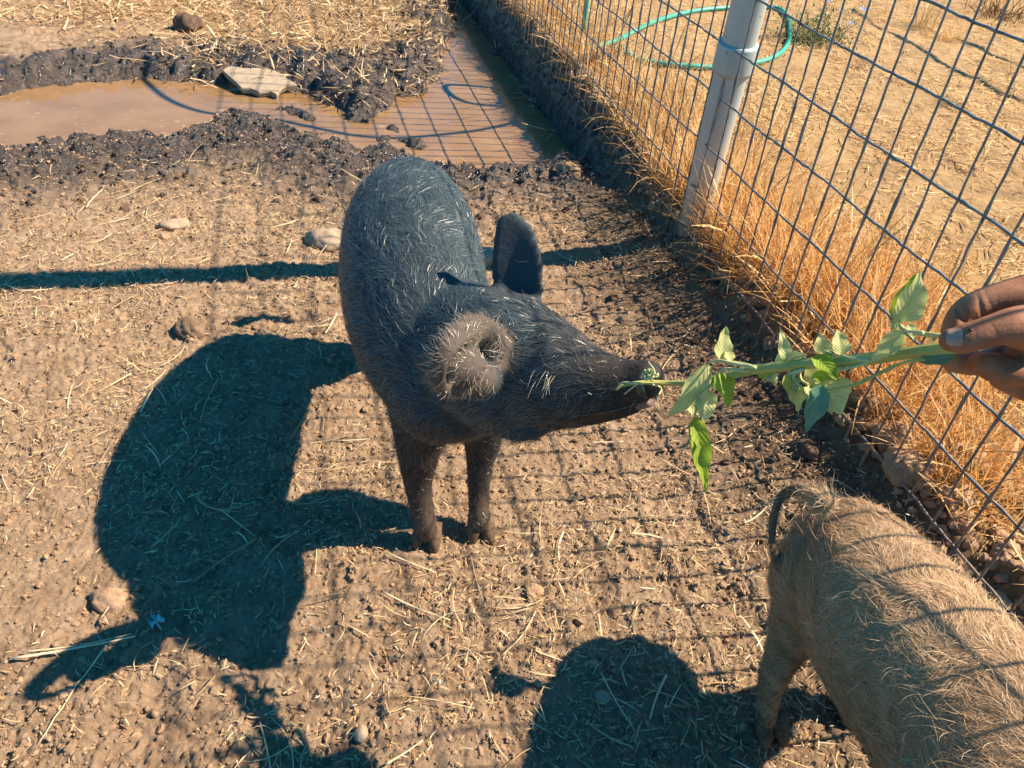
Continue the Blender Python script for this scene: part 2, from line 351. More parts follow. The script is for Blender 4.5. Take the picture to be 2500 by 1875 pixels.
# ------------------------------------------------------------------ scatter: clods, straw, litter, grass
ICO = None
def ico():
    global ICO
    if ICO is None:
        import bmesh
        r = []
        for s in (1, 2, 3, 4):
            bm = bmesh.new(); bmesh.ops.create_icosphere(bm, subdivisions=s, radius=1)
            r.append((np.array([v.co[:] for v in bm.verts]), np.array([[v.index for v in f.verts] for f in bm.faces]))); bm.free()
        ICO = r
    return ICO
def scatter_pts(n, x0, x1, y0, y1, dens):
    out = []; tot = 0
    while tot < n:
        x = rng.uniform(x0, x1, 20000); y = rng.uniform(y0, y1, 20000)
        k = rng.random(20000) < dens(x, y); out.append(np.stack([x[k], y[k]], 1)); tot += k.sum()
    return np.vstack(out)[:n]
def inview(x, y, m=.12): return (np.abs(x-.10*y) < (.42+m+.62*y))
def rocks(name, P, Rr, mt, lvl=0, rough=.22, sink=.25):
    V0, F_ = ico()[lvl]; n = len(P); k = len(V0); vr = []
    for q in range(12):
        a_ = V0+q*3.7; nz = (fbm(a_[:, 0]+a_[:, 2]*.7, a_[:, 1]-a_[:, 2]*.6, 1.5, 3, q)-.5)*1.1+(fbm(a_[:, 0]-a_[:, 2], a_[:, 1]+a_[:, 2], 4.5, 2, q+5)-.5)*.45
        vr.append(V0*(1+nz*(1 if lvl else .6))[:, None])
    V0 = np.array(vr)[rng.integers(0, 12, n)]
    zt = terrain(P[:, 0], P[:, 1])
    sc = Rr[:, None]*rng.uniform(.6, 1.3, (n, 3)); sc[:, 2] *= .8
    jit = 1+rough*(rng.random((n, k))-.5)
    V = V0*jit[:, :, None]*sc[:, None, :]
    an = rng.uniform(0, 6.28, n); c_, s1 = np.cos(an)[:, None], np.sin(an)[:, None]
    V = np.stack([V[..., 0]*c_-V[..., 1]*s1, V[..., 0]*s1+V[..., 1]*c_, V[..., 2]], -1)
    V += np.stack([P[:, 0], P[:, 1], zt+Rr*(.8-sink*2)*.6], 1)[:, None]
    F2 = (F_[None]+(np.arange(n)*k)[:, None, None]).reshape(-1, 3)
    return mesh_np(name, V.reshape(-1, 3), F2, [mt], lvl > 1)
def dz(x, y):
    t, a, o, sd, w_ = zones(x, y); return t, o, sd, w_
def d_clod(x, y):
    t, o, sd, w_ = dz(x, y); return np.where((t > .0) & (sd > .03) & inview(x, y), np.clip(1.3/(y+.4)**1.2, 0, 1)*(.4+.8*fbm(x, y, 4, 2, 8)), 0)
P = scatter_pts(32000, -2, 1, .25, 2.4, d_clod); Rc = .0012*(1/np.clip(rng.random(32000), .03, 1))**.38; big = Rc > .0040
tag(rocks('soil_crumbs', P[~big], Rc[~big], m_clod), kind='stuff'); tag(rocks('soil_lumps', P[big], Rc[big], m_clod, 1, .3), kind='stuff')
def d_dark(x, y):
    t, o, sd, w_ = dz(x, y); return np.where((sd > -.02) & (t > .0) & inview(x, y), np.maximum(w_, .8*sm(.3, .05, t)), 0)
m_wetclod = simple('wet_clod', [(.3, (.025, .017, .013)), (.7, (.075, .05, .036))], 60, .38, .7, .9, .003)
P = scatter_pts(2400, -2.6, .9, .5, 3.4, d_dark); tw = zones(P[:, 0], P[:, 1])[4] > .5
tag(rocks('wet_mud_crumbs', P[tw], rng.uniform(.002, .007, tw.sum()), m_wetclod, 1, .3), kind='stuff')
tag(rocks('dark_soil_crumbs', P[~tw], rng.uniform(.002, .009, (~tw).sum()), m_darkclod, 1, .3), kind='stuff')
def d_bank(x, y):
    t, o, sd, w_ = dz(x, y); a = (x-F0[0])*FD[0]+(y-F0[1])*FD[1]
    return np.where((t < .0) & (t > -.2) & (a < 2.2), .2+.8*(t > -.10), 0)*np.where(a < .15, 1, .6)
P = scatter_pts(900, -.5, 1.2, .3, 3.5, d_bank); tag(rocks('bank_soil_clods', P, rng.uniform(.003, .014, 900), m_clod, 2, .12), kind='stuff')

def strips(P, L, W, mt, name, yaw=None, pitch=None, bend=.3, lift=.002, tones=None, seg=3, prof=(.7, 1, .8, .25), z0=None, curve=None, droop=0):
    """thin bent blades; each has seg quads"""
    n = len(P); z = terrain(P[:, 0], P[:, 1]) if z0 is None else z0
    yaw = rng.uniform(0, 2*np.pi, n) if yaw is None else yaw
    pitch = rng.normal(0, .12, n) if pitch is None else pitch
    s = np.linspace(0, 1, seg+1); bd = rng.normal(0, bend, n)
    cen = np.zeros((n, seg+1, 3)); h = yaw.copy(); pt = pitch.copy()
    cur = np.stack([P[:, 0], P[:, 1], z+lift], 1); dirs = []
    for k in range(seg+1):
        d = np.stack([np.cos(h)*np.cos(pt), np.sin(h)*np.cos(pt), np.sin(pt)], 1); dirs.append(d)
        cen[:, k] = cur; cur = cur+d*(L/seg)[:, None]; h = h+bd/seg; pt = pt-droop/seg if np.isscalar(droop) else pt-droop/seg
    V = np.zeros((n, seg+1, 2, 3)); tw = rng.uniform(-.8, .8, n)
    for k in range(seg+1):
        d = dirs[k]; side = np.stack([-np.sin(yaw), np.cos(yaw), np.zeros(n)], 1)
        side = side*np.cos(tw)[:, None]+np.cross(d, side)*np.sin(tw)[:, None]
        wk = W*prof[min(k, len(prof)-1)]
        V[:, k, 0] = cen[:, k]-side*wk[:, None]/2; V[:, k, 1] = cen[:, k]+side*wk[:, None]/2
    base = (np.arange(n)*(seg+1)*2)[:, None]; kk = (np.arange(seg)*2)[None]
    Qs = np.stack([base+kk, base+kk+1, base+kk+3, base+kk+2], -1).reshape(-1, 4)
    tones = rng.random(n) if tones is None else tones
    return mesh_np(name, V.reshape(-1, 3), Qs, [mt], False, attrs=dict(tone=np.repeat(tones, (seg+1)*2)))
# straw chaff over the pen
def d_pen(x, y):
    t, o, sd, w_ = dz(x, y)
    return np.where((t > .0) & (sd > .0) & inview(x, y), np.clip(1.5/(y+.6), 0, 1)*(.15+1.2*sm(.35, .65, fbm(x, y, 5, 3, 88)))*(1-.8*w_)*(1-.3*sm(.3, .1, t)), 0)
n = 26000; P = scatter_pts(n, -2, 1, .25, 2.4, d_pen)
L = .004+.007*rng.exponential(1, n); L = np.clip(L, .004, .04)
tag(strips(P, L, rng.uniform(.0006, .0017, n), m_straw, 'straw_chaff', bend=.5, lift=.0045, pitch=rng.normal(.05, .25, n), tones=np.clip(rng.normal(.55, .25, n), 0, 1)), kind='stuff')
n = 420; P = scatter_pts(n, -2, 1, .25, 2.4, d_pen)
tag(strips(P, rng.uniform(.02, .085, n), rng.uniform(.0010, .0024, n), m_straw, 'straw_stems', bend=.5, lift=.007, seg=5, prof=(.8, 1, 1, 1, .8, .4), pitch=rng.normal(0.02, .06, n), tones=rng.uniform(.5, 1, n)), kind='stuff')
# straw bed at the back
def d_bed(x, y):
    t, o, sd, w_ = dz(x, y)
    return np.where((t > .02) & (sd > -.01) & inview(x, y, .3), sm(2.35, 2.8, y+.25*(x+.6)+.5*(fbm(x, y, 2, 3, 51)-.5))*sm(-2.4, -1.6, x+.2*(y-3))*(.3+.7*sm(.35, .55, fbm(x, y, 4, 2, 99))), 0)
n = 12000; P = scatter_pts(n, -2.6, .3, 2.3, 4.6, d_bed)
tag(strips(P, .015+.028*rng.exponential(1, n).clip(0, 3.5), rng.uniform(.002, .0055, n), m_straw, 'straw_bedding', bend=.6, lift=.006, pitch=rng.normal(.1, .35, n), tones=np.clip(rng.normal(.5, .28, n), 0, 1)), kind='stuff')
# outside: litter of flattened dead grass
def d_out(x, y):
    t, o, sd, w_ = dz(x, y)
    return np.where((t < -.05) & (x < 3.4), np.clip(1.8/(y+.6), 0, 1)*(.25+sm(.35, .6, fbm(x, y, 3.5, 3, 101))), 0)
n = 52000; P = scatter_pts(n, -.2, 3.4, .3, 5.6, d_out)
tag(strips(P, rng.uniform(.015, .06, n), rng.uniform(.0014, .0035, n), m_litter, 'dry_grass_litter', bend=.8, lift=.003, pitch=rng.normal(.05, .15, n), tones=np.clip(rng.normal(.55, .25, n), 0, 1)), kind='stuff')
# tall dry grass along the fence
def d_tall(x, y):
    t, o, sd, w_ = dz(x, y); a = (x-F0[0])*FD[0]+(y-F0[1])*FD[1]
    return np.where((t < -.035) & (t > -.6), np.exp(-((t+.10)/(.11+.05*sm(.9, .2, a)))**2)+.10*sm(-.6, -.3, t), 0)*sm(-.33, -.08, a)*(1-.35*sm(.9, 1.5, a))*(.35+sm(.35, .6, fbm(x, y, 6, 2, 111)))
n = 12500; P = scatter_pts(n, -.7, 1.4, .6, 4.8, d_tall)
a_l = (P[:, 0]-F0[0])*FD[0]+(P[:, 1]-F0[1])*FD[1]
Hh = rng.uniform(.05, .20, n)*(1+.35*sm(0, .5, a_l)*sm(1.4, .7, a_l))*(1-.25*sm(1., 1.6, a_l))
fr_ = a_l+.25*rng.normal(size=n) > .85
tag(strips(P[fr_], Hh[fr_]*.8, rng.uniform(.0015, .003, fr_.sum()), m_litter, 'pale_dry_grass', bend=.6, lift=-.004, seg=4, prof=(1, 1, .9, .6, .15), pitch=rng.uniform(.4, 1.5, fr_.sum()), droop=rng.uniform(-.1, 1.5, fr_.sum())), kind='stuff')
P = P[~fr_]; Hh = Hh[~fr_]; n = len(P)
tag(strips(P, Hh, rng.uniform(.0012, .0028, n), m_grass, 'tall_dry_grass', bend=.5, lift=-.004, seg=4, prof=(1, 1, .9, .6, .15), pitch=rng.uniform(.55, 1.5, n), droop=rng.uniform(-.1, 1.3, n), tones=rng.random(n)), kind='stuff')
n = 12000; P = scatter_pts(n, -.7, 1.4, .6, 4.8, d_tall)
tag(strips(P, rng.uniform(.02, .07, n), rng.uniform(.001, .0024, n), m_grass, 'matted_dry_grass', bend=2.2, lift=.012, seg=4, prof=(1, 1, 1, .8, .3), pitch=rng.uniform(-.1, .9, n), droop=rng.uniform(0, 1.5, n), tones=rng.random(n)*.6), kind='stuff')
n = 420; P = scatter_pts(n, -.7, 1.4, .6, 4.8, d_tall)
tag(strips(P, rng.uniform(.10, .26, n), rng.uniform(.0022, .0042, n), m_litter, 'broken_dry_stems', bend=.3, lift=-.004, seg=5, prof=(.6, .6, .6, .8, 1.3, .2), pitch=rng.uniform(.3, 1.4, n), droop=rng.uniform(-.1, .9, n)), kind='stuff')
def d_sparse(x, y):
    t, o, sd, w_ = dz(x, y); return np.where(t < -.2, .15+sm(.55, .7, fbm(x, y, 3, 2, 121)), 0)
n = 1500; P = scatter_pts(n, 0, 3.2, .6, 5.2, d_sparse)
tag(strips(P, rng.uniform(.04, .13, n), rng.uniform(.001, .002, n), m_litter, 'sparse_dry_grass', bend=.5, lift=0, seg=3, pitch=rng.uniform(.5, 1.4, n), droop=rng.uniform(0, .8, n)), kind='stuff')
#@@OBJECTS
def gz(x, y): return float(terrain(np.array([float(x)]), np.array([float(y)]))[0])
def onground(px, py, z0=0.0):
    z = z0
    for _ in range(4):
        p = at(px, py, z); z = .5*z+.5*gz(p[0], p[1])
    return np.array([p[0], p[1], gz(p[0], p[1])])

# ------------------------------------------------------------------ fence
fence = empty('wire_mesh_fence', (F0[0], F0[1], 0), 'rusty welded wire mesh fence running diagonally between the muddy pen and dry grass', 'fence')
vmeshes = []
for k in range(5):
    zs = np.linspace(-.035, 1.078, 46); r_ = np.random.default_rng(50+k)
    P = np.stack([.0009*np.sin(zs*13+k*2)+.0004*r_.normal(size=46), .0012*np.sin(zs*9+k)+.0005*r_.normal(size=46), zs], 1)
    R = .00180*(1+.10*r_.normal(size=46).clip(-1, 2)); R[r_.integers(2, 22, 4)] *= 1.55
    V, Q, T = tube(P, R, 6); o = mesh_np('vertical_wire', V, [Q, T], [m_wire], True); vmeshes.append(o.data); bpy.data.objects.remove(o)
for n_, v in enumerate(range(-66, 27)):
    o = bpy.data.objects.new('vertical_wire', vmeshes[n_ % 5]); scene.collection.objects.link(o); o.parent = fence
    p = fpt(v+random.uniform(-.05, .05), 0)-np.array([FN[0], FN[1], 0])*.0030
    o.location = (p[0]-F0[0], p[1]-F0[1], random.uniform(-.006, .006)); o.rotation_euler = (random.uniform(-.004, .004), random.uniform(-.004, .004), random.uniform(0, 6.28))
for k, z in enumerate(HZ):
    vs = np.linspace(-66.5, 26.5, 360); r_ = np.random.default_rng(90+k)
    P = np.array([fpt(v, z+.0011*math.sin(v*.7+k*1.7)+.0006*math.sin(v*1.9+k)+.0005*r_.normal()) for v in vs]); P[:, 0] += .0006*r_.normal(size=360)
    R = .0020*(1+.10*r_.normal(size=360).clip(-1, 2)); 
    if k < 5: R[r_.integers(0, 360, 26)] *= 1.5
    V, Q, T = tube(P, R, 6); shift(mesh_np('horizontal_wire', V, [Q, T], [m_wire], True), fence)

# ------------------------------------------------------------------ post
pb = fpt(-13.1, 0)+np.array([FN[0], FN[1], 0])*.038
post = empty('fence_post', (pb[0], pb[1], 0), 'round galvanised pipe post with a wide collar, standing behind the mesh fence among dry grass', 'post')
def ring_obj(name, segs, mt, root, seg=40, lean=(-.01, -.09)):
    P = np.array([[pb[0]+lean[0]*z, pb[1]+lean[1]*z, z] for z, r in segs]); R = [r for z, r in segs]
    V, Q, T = tube(P, R, seg, up=(0, 1, 0)); return shift(mesh_np(name, V, [Q, T], [mt], True), root)
pp = ring_obj('pipe', [(-.12, .0335), (.1, .0335), (.4, .0335), (.8, .0335), (1.25, .0335), (1.95, .0335), (1.9502, .03)], m_post, post)
ring_obj('collar', [(.430, .0345), (.4305, .0390), (.438, .0400), (.482, .0400), (.488, .0390), (.4885, .0345)], m_post, post)
ring_obj('foot_sleeve', [(.03, .0362), (.0305, .0400), (.010, .0405), (-.03, .0405), (-.031, .036)], m_post, post)

# ------------------------------------------------------------------ hose with an added unseen run, added shadow cables
def path_obj(name, pts, r, mt, label, cat, n=8, seg=10):
    P = catmull(pts, n); V, Q, T = tube(P, r, seg)
    root = P[0]; o = mesh_np(name, V-root, [Q, T], [mt], True); o.location = tuple(root); return tag(o, label, cat)
hz_ = lambda x, y, dzz=.0: at(x, y, .085+dzz)
up_ = [at(x, y, WZ)+S*((1.25+.02*math.sin(i))/S[2]) for i, (x, y) in enumerate([(290, 150), (330, 190), (370, 218), (430, 240), (500, 250), (590, 258), (700, 280), (770, 293), (860, 298), (960, 290), (1040, 280), (1120, 262)])]  # unseen mid-air hose run, shaped to cast the wavy shadow
hb_ = at(1254, 112, .09)
pts = up_+[up_[-1]+np.array([.02, .12, -.10]), .5*up_[-1]+.5*hb_+np.array([.03, 0, .25]), hb_+np.array([0, 0, .36]), hb_+np.array([0, 0, .2]), hb_+np.array([0, 0, .1]), hb_+np.array([0, 0, .035]), hz_(1262, 128, .01), hz_(1285, 135), hz_(1330, 117), hz_(1400, 82), hz_(1480, 53), hz_(1560, 43), hz_(1625, 42), hz_(1670, 45), hz_(1692, 62), hz_(1700, 90), hz_(1692, 125), hz_(1665, 152), hz_(1615, 168), hz_(1540, 174), hz_(1460, 170), hz_(1400, 160), hz_(1360, 150), hz_(1335, 142, -.02)]
pts = [p if p[2] > .12 else np.array([p[0], p[1], max(p[2], gz(p[0], p[1])+.010)]) for p in pts]
path_obj('garden_hose', pts, .0088, m_hose, 'turquoise green garden hose looped on the dry grass behind the post, one end rising up', 'hose', 10, 12)
def cable(name, pix, h, r, zg, label):  # unseen cable added to cast a shadow along the given points
    P = [at(x, y, zg)+S*((h+.02*math.sin(i))/S[2]) for i, (x, y) in enumerate(pix)]
    return path_obj(name, P, r, m_cable, label, 'cable', 8, 8)
def s3(L): return [((2000+x*.226)/K, y*.226/K) for x, y in L]
cable('added_shadow_cable', s3([(250, 180), (400, 290), (550, 400), (700, 480), (900, 590), (1050, 680), (1250, 800), (1450, 910), (1600, 950), (1750, 1040), (1900, 1120), (2100, 1180), (2400, 1330)]), 1.35, .010, .09, 'unseen cable added above the dry yard to cast the long shadow behind the fence')
cable('added_shadow_cable', s3([(1380, 480), (1480, 530), (1650, 620), (1850, 720), (2050, 810), (2250, 900), (2500, 1000)]), 1.35, .010, .09, 'unseen cable added farthest right above the yard to cast the upper right corner shadow')

# ------------------------------------------------------------------ stones, clods, scrap
def rock(name, px, py, r, sc, seed, mt, label, cat, z0=0, sink=.35, lvl=3, rough=.6, yaw=0, cut=None):
    V, F_ = ico()[lvl]; V = V.copy(); q = V*1.0
    def n3(p, f, s): return fbm(p[:, 0]+p[:, 2]*.7, p[:, 1]-p[:, 2]*.6, f, 3, s)-.5
    V = V*(1+rough*n3(q, 1.6, seed)+.25*rough*n3(q, 5, seed+9)+.16*n3(q, 13, seed+4))[:, None]*r*np.array(sc)
    c_, s1 = math.cos(yaw), math.sin(yaw); V = V @ np.array([[c_, s1, 0], [-s1, c_, 0], [0, 0, 1]])
    p = onground(px, py, z0); o = mesh_np(name, V, F_, [mt], True); o.location = (p[0], p[1], p[2]+r*sc[2]*(1-sink*2)*.8)
    return tag(o, label, cat)
rock('soil_clod', 412, 716, .030, (1.1, .9, .75), 3, m_midclod, 'rounded crumbly brown clod casting a shadow to its left, above the large pig shadow', 'clod', rough=.7)
rock('soil_clod', 375, 490, .024, (1.6, .7, .6), 5, m_stone, 'elongated tan lump of soil near the left edge of the wet mud', 'clod', yaw=.5)
rock('soil_clod', 350, 515, .014, (1, 1, .8), 15, m_clod, 'small brown clod touching the elongated tan lump', 'clod')
rock('stone', 708, 523, .040, (1.3, 1, .55), 7, m_stone, 'pale broad stone half buried just left of the black pig', 'stone')
rock('stone', 1048, 560, .030, (1, 1, .7), 8, m_stone, 'pale stone peeking out between the black pig body and its upright ear', 'stone')
rock('soil_clod', 410, 62, .05, (1, 1, .8), 9, m_darkclod, 'dark clod lying alone in the straw bedding at the back', 'clod', rough=.7)
rock('soil_clod', 1230, 372, .030, (1.1, 1, .8), 11, m_clod, 'brown knobbly clod at the right corner of the puddle beside the fence', 'clod', rough=.8)
rock('soil_clod', 1735, 978, .021, (1.1, 1, .8), 12, m_darkclod, 'dark clod in the shade below the drooping leaves, inside the fence', 'clod', rough=.8)
rock('soil_clod', 1935, 960, .030, (1.2, 1, .8), 13, m_clod, 'large dry clod behind the lowest fence wire, right of the leaf cluster', 'clod', .07, rough=1.0)
rock('soil_clod', 1968, 1020, .034, (1, 1.1, .8), 14, m_clod, 'largest dry clod of the soil bank, behind the fence above the brown pig rump', 'clod', .07, rough=1.0)
rock('soil_clod', 2075, 1010, .030, (1.2, 1, .8), 21, m_clod, 'dry clod on the soil bank behind the fence, below the straw clump', 'clod', .07, rough=1.0)
rock('soil_clod', 2060, 1085, .022, (1.2, 1, .8), 22, m_clod, 'medium dry clod on the soil bank behind the lowest wire, next to a straw stalk', 'clod', .07, rough=1.0)
rock('soil_clod', 1275, 795, .012, (1, 1, .8), 16, m_clod, 'small tan clod on the ground just above the pig snout', 'clod')
rock('stone', 780, 1588, .009, (.9, 1.1, .8), 17, m_stone, 'small reddish pebble at the bottom between the two large shadows', 'pebble', rough=.25)
rock('soil_clod', 1150, 1280, .013, (1.1, .9, .7), 18, m_clod, 'small grey brown clod right of the front hooves among straw stems', 'clod')
rock('stone', 1300, 1507, .010, (1.1, .9, .6), 19, m_stone, 'small flat pebble near the tip of the brown pig shadow', 'pebble')
rock('soil_clod', 235, 1300, .017, (1.3, 1, .7), 20, m_clod, 'sunlit clod at the left edge of the black pig shadow', 'clod')
# tilted slab in the puddle
sp_ = [(482, 152), (488, 146), (500, 143), (528, 147), (560, 147), (584, 150), (605, 158), (622, 171), (640, 181), (618, 184), (606, 190), (597, 203), (583, 196), (560, 198), (540, 190), (522, 189), (508, 175), (495, 164)]
pp_ = [at(x, y, -.026+.030*(200-y)/55) for x, y in sp_]; c0 = np.mean(pp_, 0)
V = []; 
for lay, dzv, sc in ((0, 0, 1), (1, -.005, 1.03), (2, -.02, .97)):
    V += [c0+(p-c0)*sc+np.array([0, 0, dzv]) for p in pp_]
n_ = len(pp_); V = np.array(V); Vt = np.vstack([V, c0+np.array([0, 0, .003]), c0-np.array([0, 0, .03])])
Qs = [(l*n_+i, (l+1)*n_+i, (l+1)*n_+(i+1) % n_, l*n_+(i+1) % n_) for l in (0, 1) for i in range(n_)]
Ts = [(3*n_, i, (i+1) % n_) for i in range(n_)]+[(3*n_+1, 2*n_+(i+1) % n_, 2*n_+i) for i in range(n_)]
o = mesh_np('stone_slab', Vt-c0, [np.array(Qs), np.array(Ts)], [m_slab]); o.location = tuple(c0); tag(o, 'flat pale broken stone slab lying tilted at the far edge of the muddy puddle', 'slab')
# crumpled blue scrap
gx_, gy_ = np.meshgrid(np.linspace(-1, 1, 9), np.linspace(-1, 1, 9)); p = onground(340, 1345)
V = np.stack([gx_*.007+.003*np.sin(gy_*5), gy_*.008+.003*np.cos(gx_*4), .006+.006*np.sin(gx_*3.1+gy_*2)*np.cos(gy_*2.7)], -1).reshape(-1, 3)+rng.normal(0, .0008, (81, 3))
i = np.arange(8)[:, None]*9; j = np.arange(8)[None]; q_ = np.stack([i+j, i+j+1, i+10+j, i+9+j], -1).reshape(-1, 4); q_ = q_[rng.random(64) > .12]
V2 = np.vstack([V, V-np.array([0, 0, .0006])]); o = mesh_np('plastic_scrap', V2, np.vstack([q_, q_[:, ::-1]+81]), [m_plastic]); o.location = tuple(p); tag(o, 'crumpled light blue plastic scrap at the lower edge of the black pig shadow', 'litter')
# single straws one can point to (source-pixel ends)
def stalk(a, b, w, label, bendm=.004, mtr=None, n=10, tone=.9):
    A = onground(a[0]/K, a[1]/K); B = onground(b[0]/K, b[1]/K); s = np.linspace(0, 1, n)
    d = B-A; side = nrm(np.cross(d, [0, 0, 1.])); P = A+s[:, None]*d+(np.sin(s*3.1)*bendm)[:, None]*side
    zt = terrain(P[:, 0], P[:, 1]); P[:, 2] = np.maximum(zt+w*.5, A[2]*(1-s)+B[2]*s+.006)+.002
    R = w*.5*(1-.45*s); V, Q, T = tube(P, R, 6, flat=(1, .45)); c = P.mean(0)
    o = mesh_np('straw_stalk', V-c, [Q, T], [mtr or m_straw], True, attrs=dict(tone=np.full(len(V), tone))); o.location = tuple(c); tag(o, label, 'straw')
stalk((37, 1616), (334, 1562), .0042, 'long thick pale straw lying across the dark ear shadow at the lower left', .002)
stalk((60, 1600), (325, 1556), .0022, 'thin straw lying beside the long thick pale one at the lower left')
stalk((264, 1584), (102, 1820), .0026, 'long straight straw running down to the bottom left, right of the thick pale one', .001)
stalk((937, 1454), (1099, 1523), .0026, 'pale forked straw stem below the front hooves, slanting down to the right', .003)
stalk((945, 1358), (1065, 1406), .0028, 'pinkish straw stem directly under the left front hoof', .001)
stalk((1307, 1499), (1217, 1613), .0018, 'thin bent straw slanting down to the left above the brown pig shadow', -.006)
stalk((1466, 1653), (1547, 1790), .0018, 'thin reddish stem inside the brown pig shadow', .002)
stalk((1624, 1657), (1584, 1763), .0034, 'flat wide straw inside the brown pig shadow, right of the thin stem', .002)
stalk((940, 1875), (1032, 1816), .0030, 'pale split straw at the bottom edge, left of the brown pig shadow', .001)
stalk((1374, 1307), (1364, 1377), .0036, 'short white straw standing out on the sunlit soil, right of the hooves', .004)
stalk((536, 932), (493, 1034), .0028, 'brown curved twig in the upper middle of the black pig shadow', .004, None, 10, .4)
stalk((750, 1023), (710, 1084), .0030, 'short brown twig near the right edge of the black pig shadow', .003, None, 10, .25)
stalk((538, 1251), (624, 1319), .0020, 'thin straight straw in the lower part of the black pig shadow', 0)
stalk((628, 1325), (475, 1430), .0040, 'frayed brown twig below the thin straight straw in the black pig shadow', .003, None, 10, .25)
stalk((2348, 1290), (2352, 1090), .0022, 'single pale straw standing among the bank clods behind the fence', .002)
stalk((1440, 1088), (1520, 1086), .0034, 'short pale straw in the sun, left of the hanging yellow leaf', .001)

# ------------------------------------------------------------------ weeds outside the fence
def tuft(px, py, n, h, spread, mt, name, label, cat, pit=(.3, 1.3), w=.0018, z0=.08):
    c = onground(px, py, z0); P = c[:2]+rng.normal(0, spread, (n, 2))
    o = strips(P, rng.uniform(.4, 1, n)*h, np.full(n, w)*rng.uniform(.6, 1.3, n), mt, name, bend=.7, lift=-.002, seg=4, prof=(.7, 1, 1, .7, .1), pitch=rng.uniform(*pit, n), droop=rng.uniform(0, 1, n), yaw=rng.uniform(0, 6.28, n))
    o.data.transform(Matrix.Translation(tuple(-c))); o.location = tuple(c); return tag(o, label, cat)
tuft(2052, 230, 60, .06, .016, m_green, 'green_weed', 'small green grass tuft in the dry yard, seen through the fence near the cable shadow', 'weed', (.1, .9))
tuft(1850, 150, 120, .035, .02, m_dung, 'brown_tuft', 'dark brown matted tuft on the bare yard to the right of the hose', 'tuft', (.1, 1.))
tuft(1945, 185, 60, .02, .010, m_dung, 'brown_tuft', 'small dark brown tuft beside pebbles, right of the larger brown tuft', 'tuft', (.1, 1.))
tuft(1372, 142, 60, .05, .025, m_green, 'green_weed', 'green sprouts growing where the hose end disappears', 'weed', (.2, 1.2))
tuft(1995, 62, 90, .16, .03, m_litter, 'dry_tussock', 'upright straw coloured tussock right of the blue flowered weed', 'grass tuft', (.8, 1.5), .002)
tuft(2040, 88, 90, .10, .03, m_grass, 'dry_tussock', 'low orange tussock at the cable shadow behind the fence', 'grass tuft', (.3, 1.2), .002)
tuft(2150, 40, 160, .16, .06, m_dung, 'dry_tussock', 'dark brown tussock at the upper right corner of the yard', 'grass tuft', (.3, 1.3), .003)
c = onground(1750, 90, .08)
weed = empty('flowering_weed', c, 'sprawling grey green weed with small blue and yellow flowers, right of the post', 'weed')
P = c[:2]+rng.normal(0, .05, (70, 2))*np.array([1.5, 1])
o = strips(P, rng.uniform(.05, .20, 70), np.full(70, .0028), m_green, 'stem', bend=.8, lift=0, seg=5, prof=(1, 1, .9, .8, .6, .3), pitch=rng.uniform(.5, 1.4, 70), droop=rng.uniform(0, .6, 70)); shift(o, weed); tag(o, kind='stuff')
P = c[:2]+rng.normal(0, .05, (900, 2))*np.array([1.6, 1]); hh = terrain(P[:, 0], P[:, 1])+rng.random(900)**2*.10
o = strips(P, rng.uniform(.008, .022, 900), rng.uniform(.003, .007, 900), m_green, 'leaf', bend=.8, lift=0, seg=2, prof=(.4, 1, .2), pitch=rng.uniform(-.3, 1.2, 900), z0=hh); shift(o, weed); tag(o, kind='stuff')
def flower(px, py, z, r, mt, root):
    p = at(px, py, z); V = []; Q = []; T = []
    Vv = [p]
    for k in range(8):
        a = k*math.pi/4
        for da, rr in ((-.3, .75), (0, 1), (.3, .75)): Vv.append(p+r*rr*np.array([math.cos(a+da), math.sin(a+da)*.8, .25+.3*math.sin(a)]))
    for k in range(8): T += [(0, 1+3*k, 2+3*k), (0, 2+3*k, 3+3*k)]
    return shift(mesh_np('flower', np.array(Vv), np.array(T), [mt]), root)
for fx, fy, z, r in ((1865, 22, .20, .020), (1838, 51, .17, .014), (1818, 22, .21, .014), (1790, 2, .24, .013)): flower(fx, fy, z, r, m_petal, weed)
for fx, fy in ((1728, 68), (1722, 76), (1735, 84)): flower(fx, fy, .10, .009, m_yellow, weed)

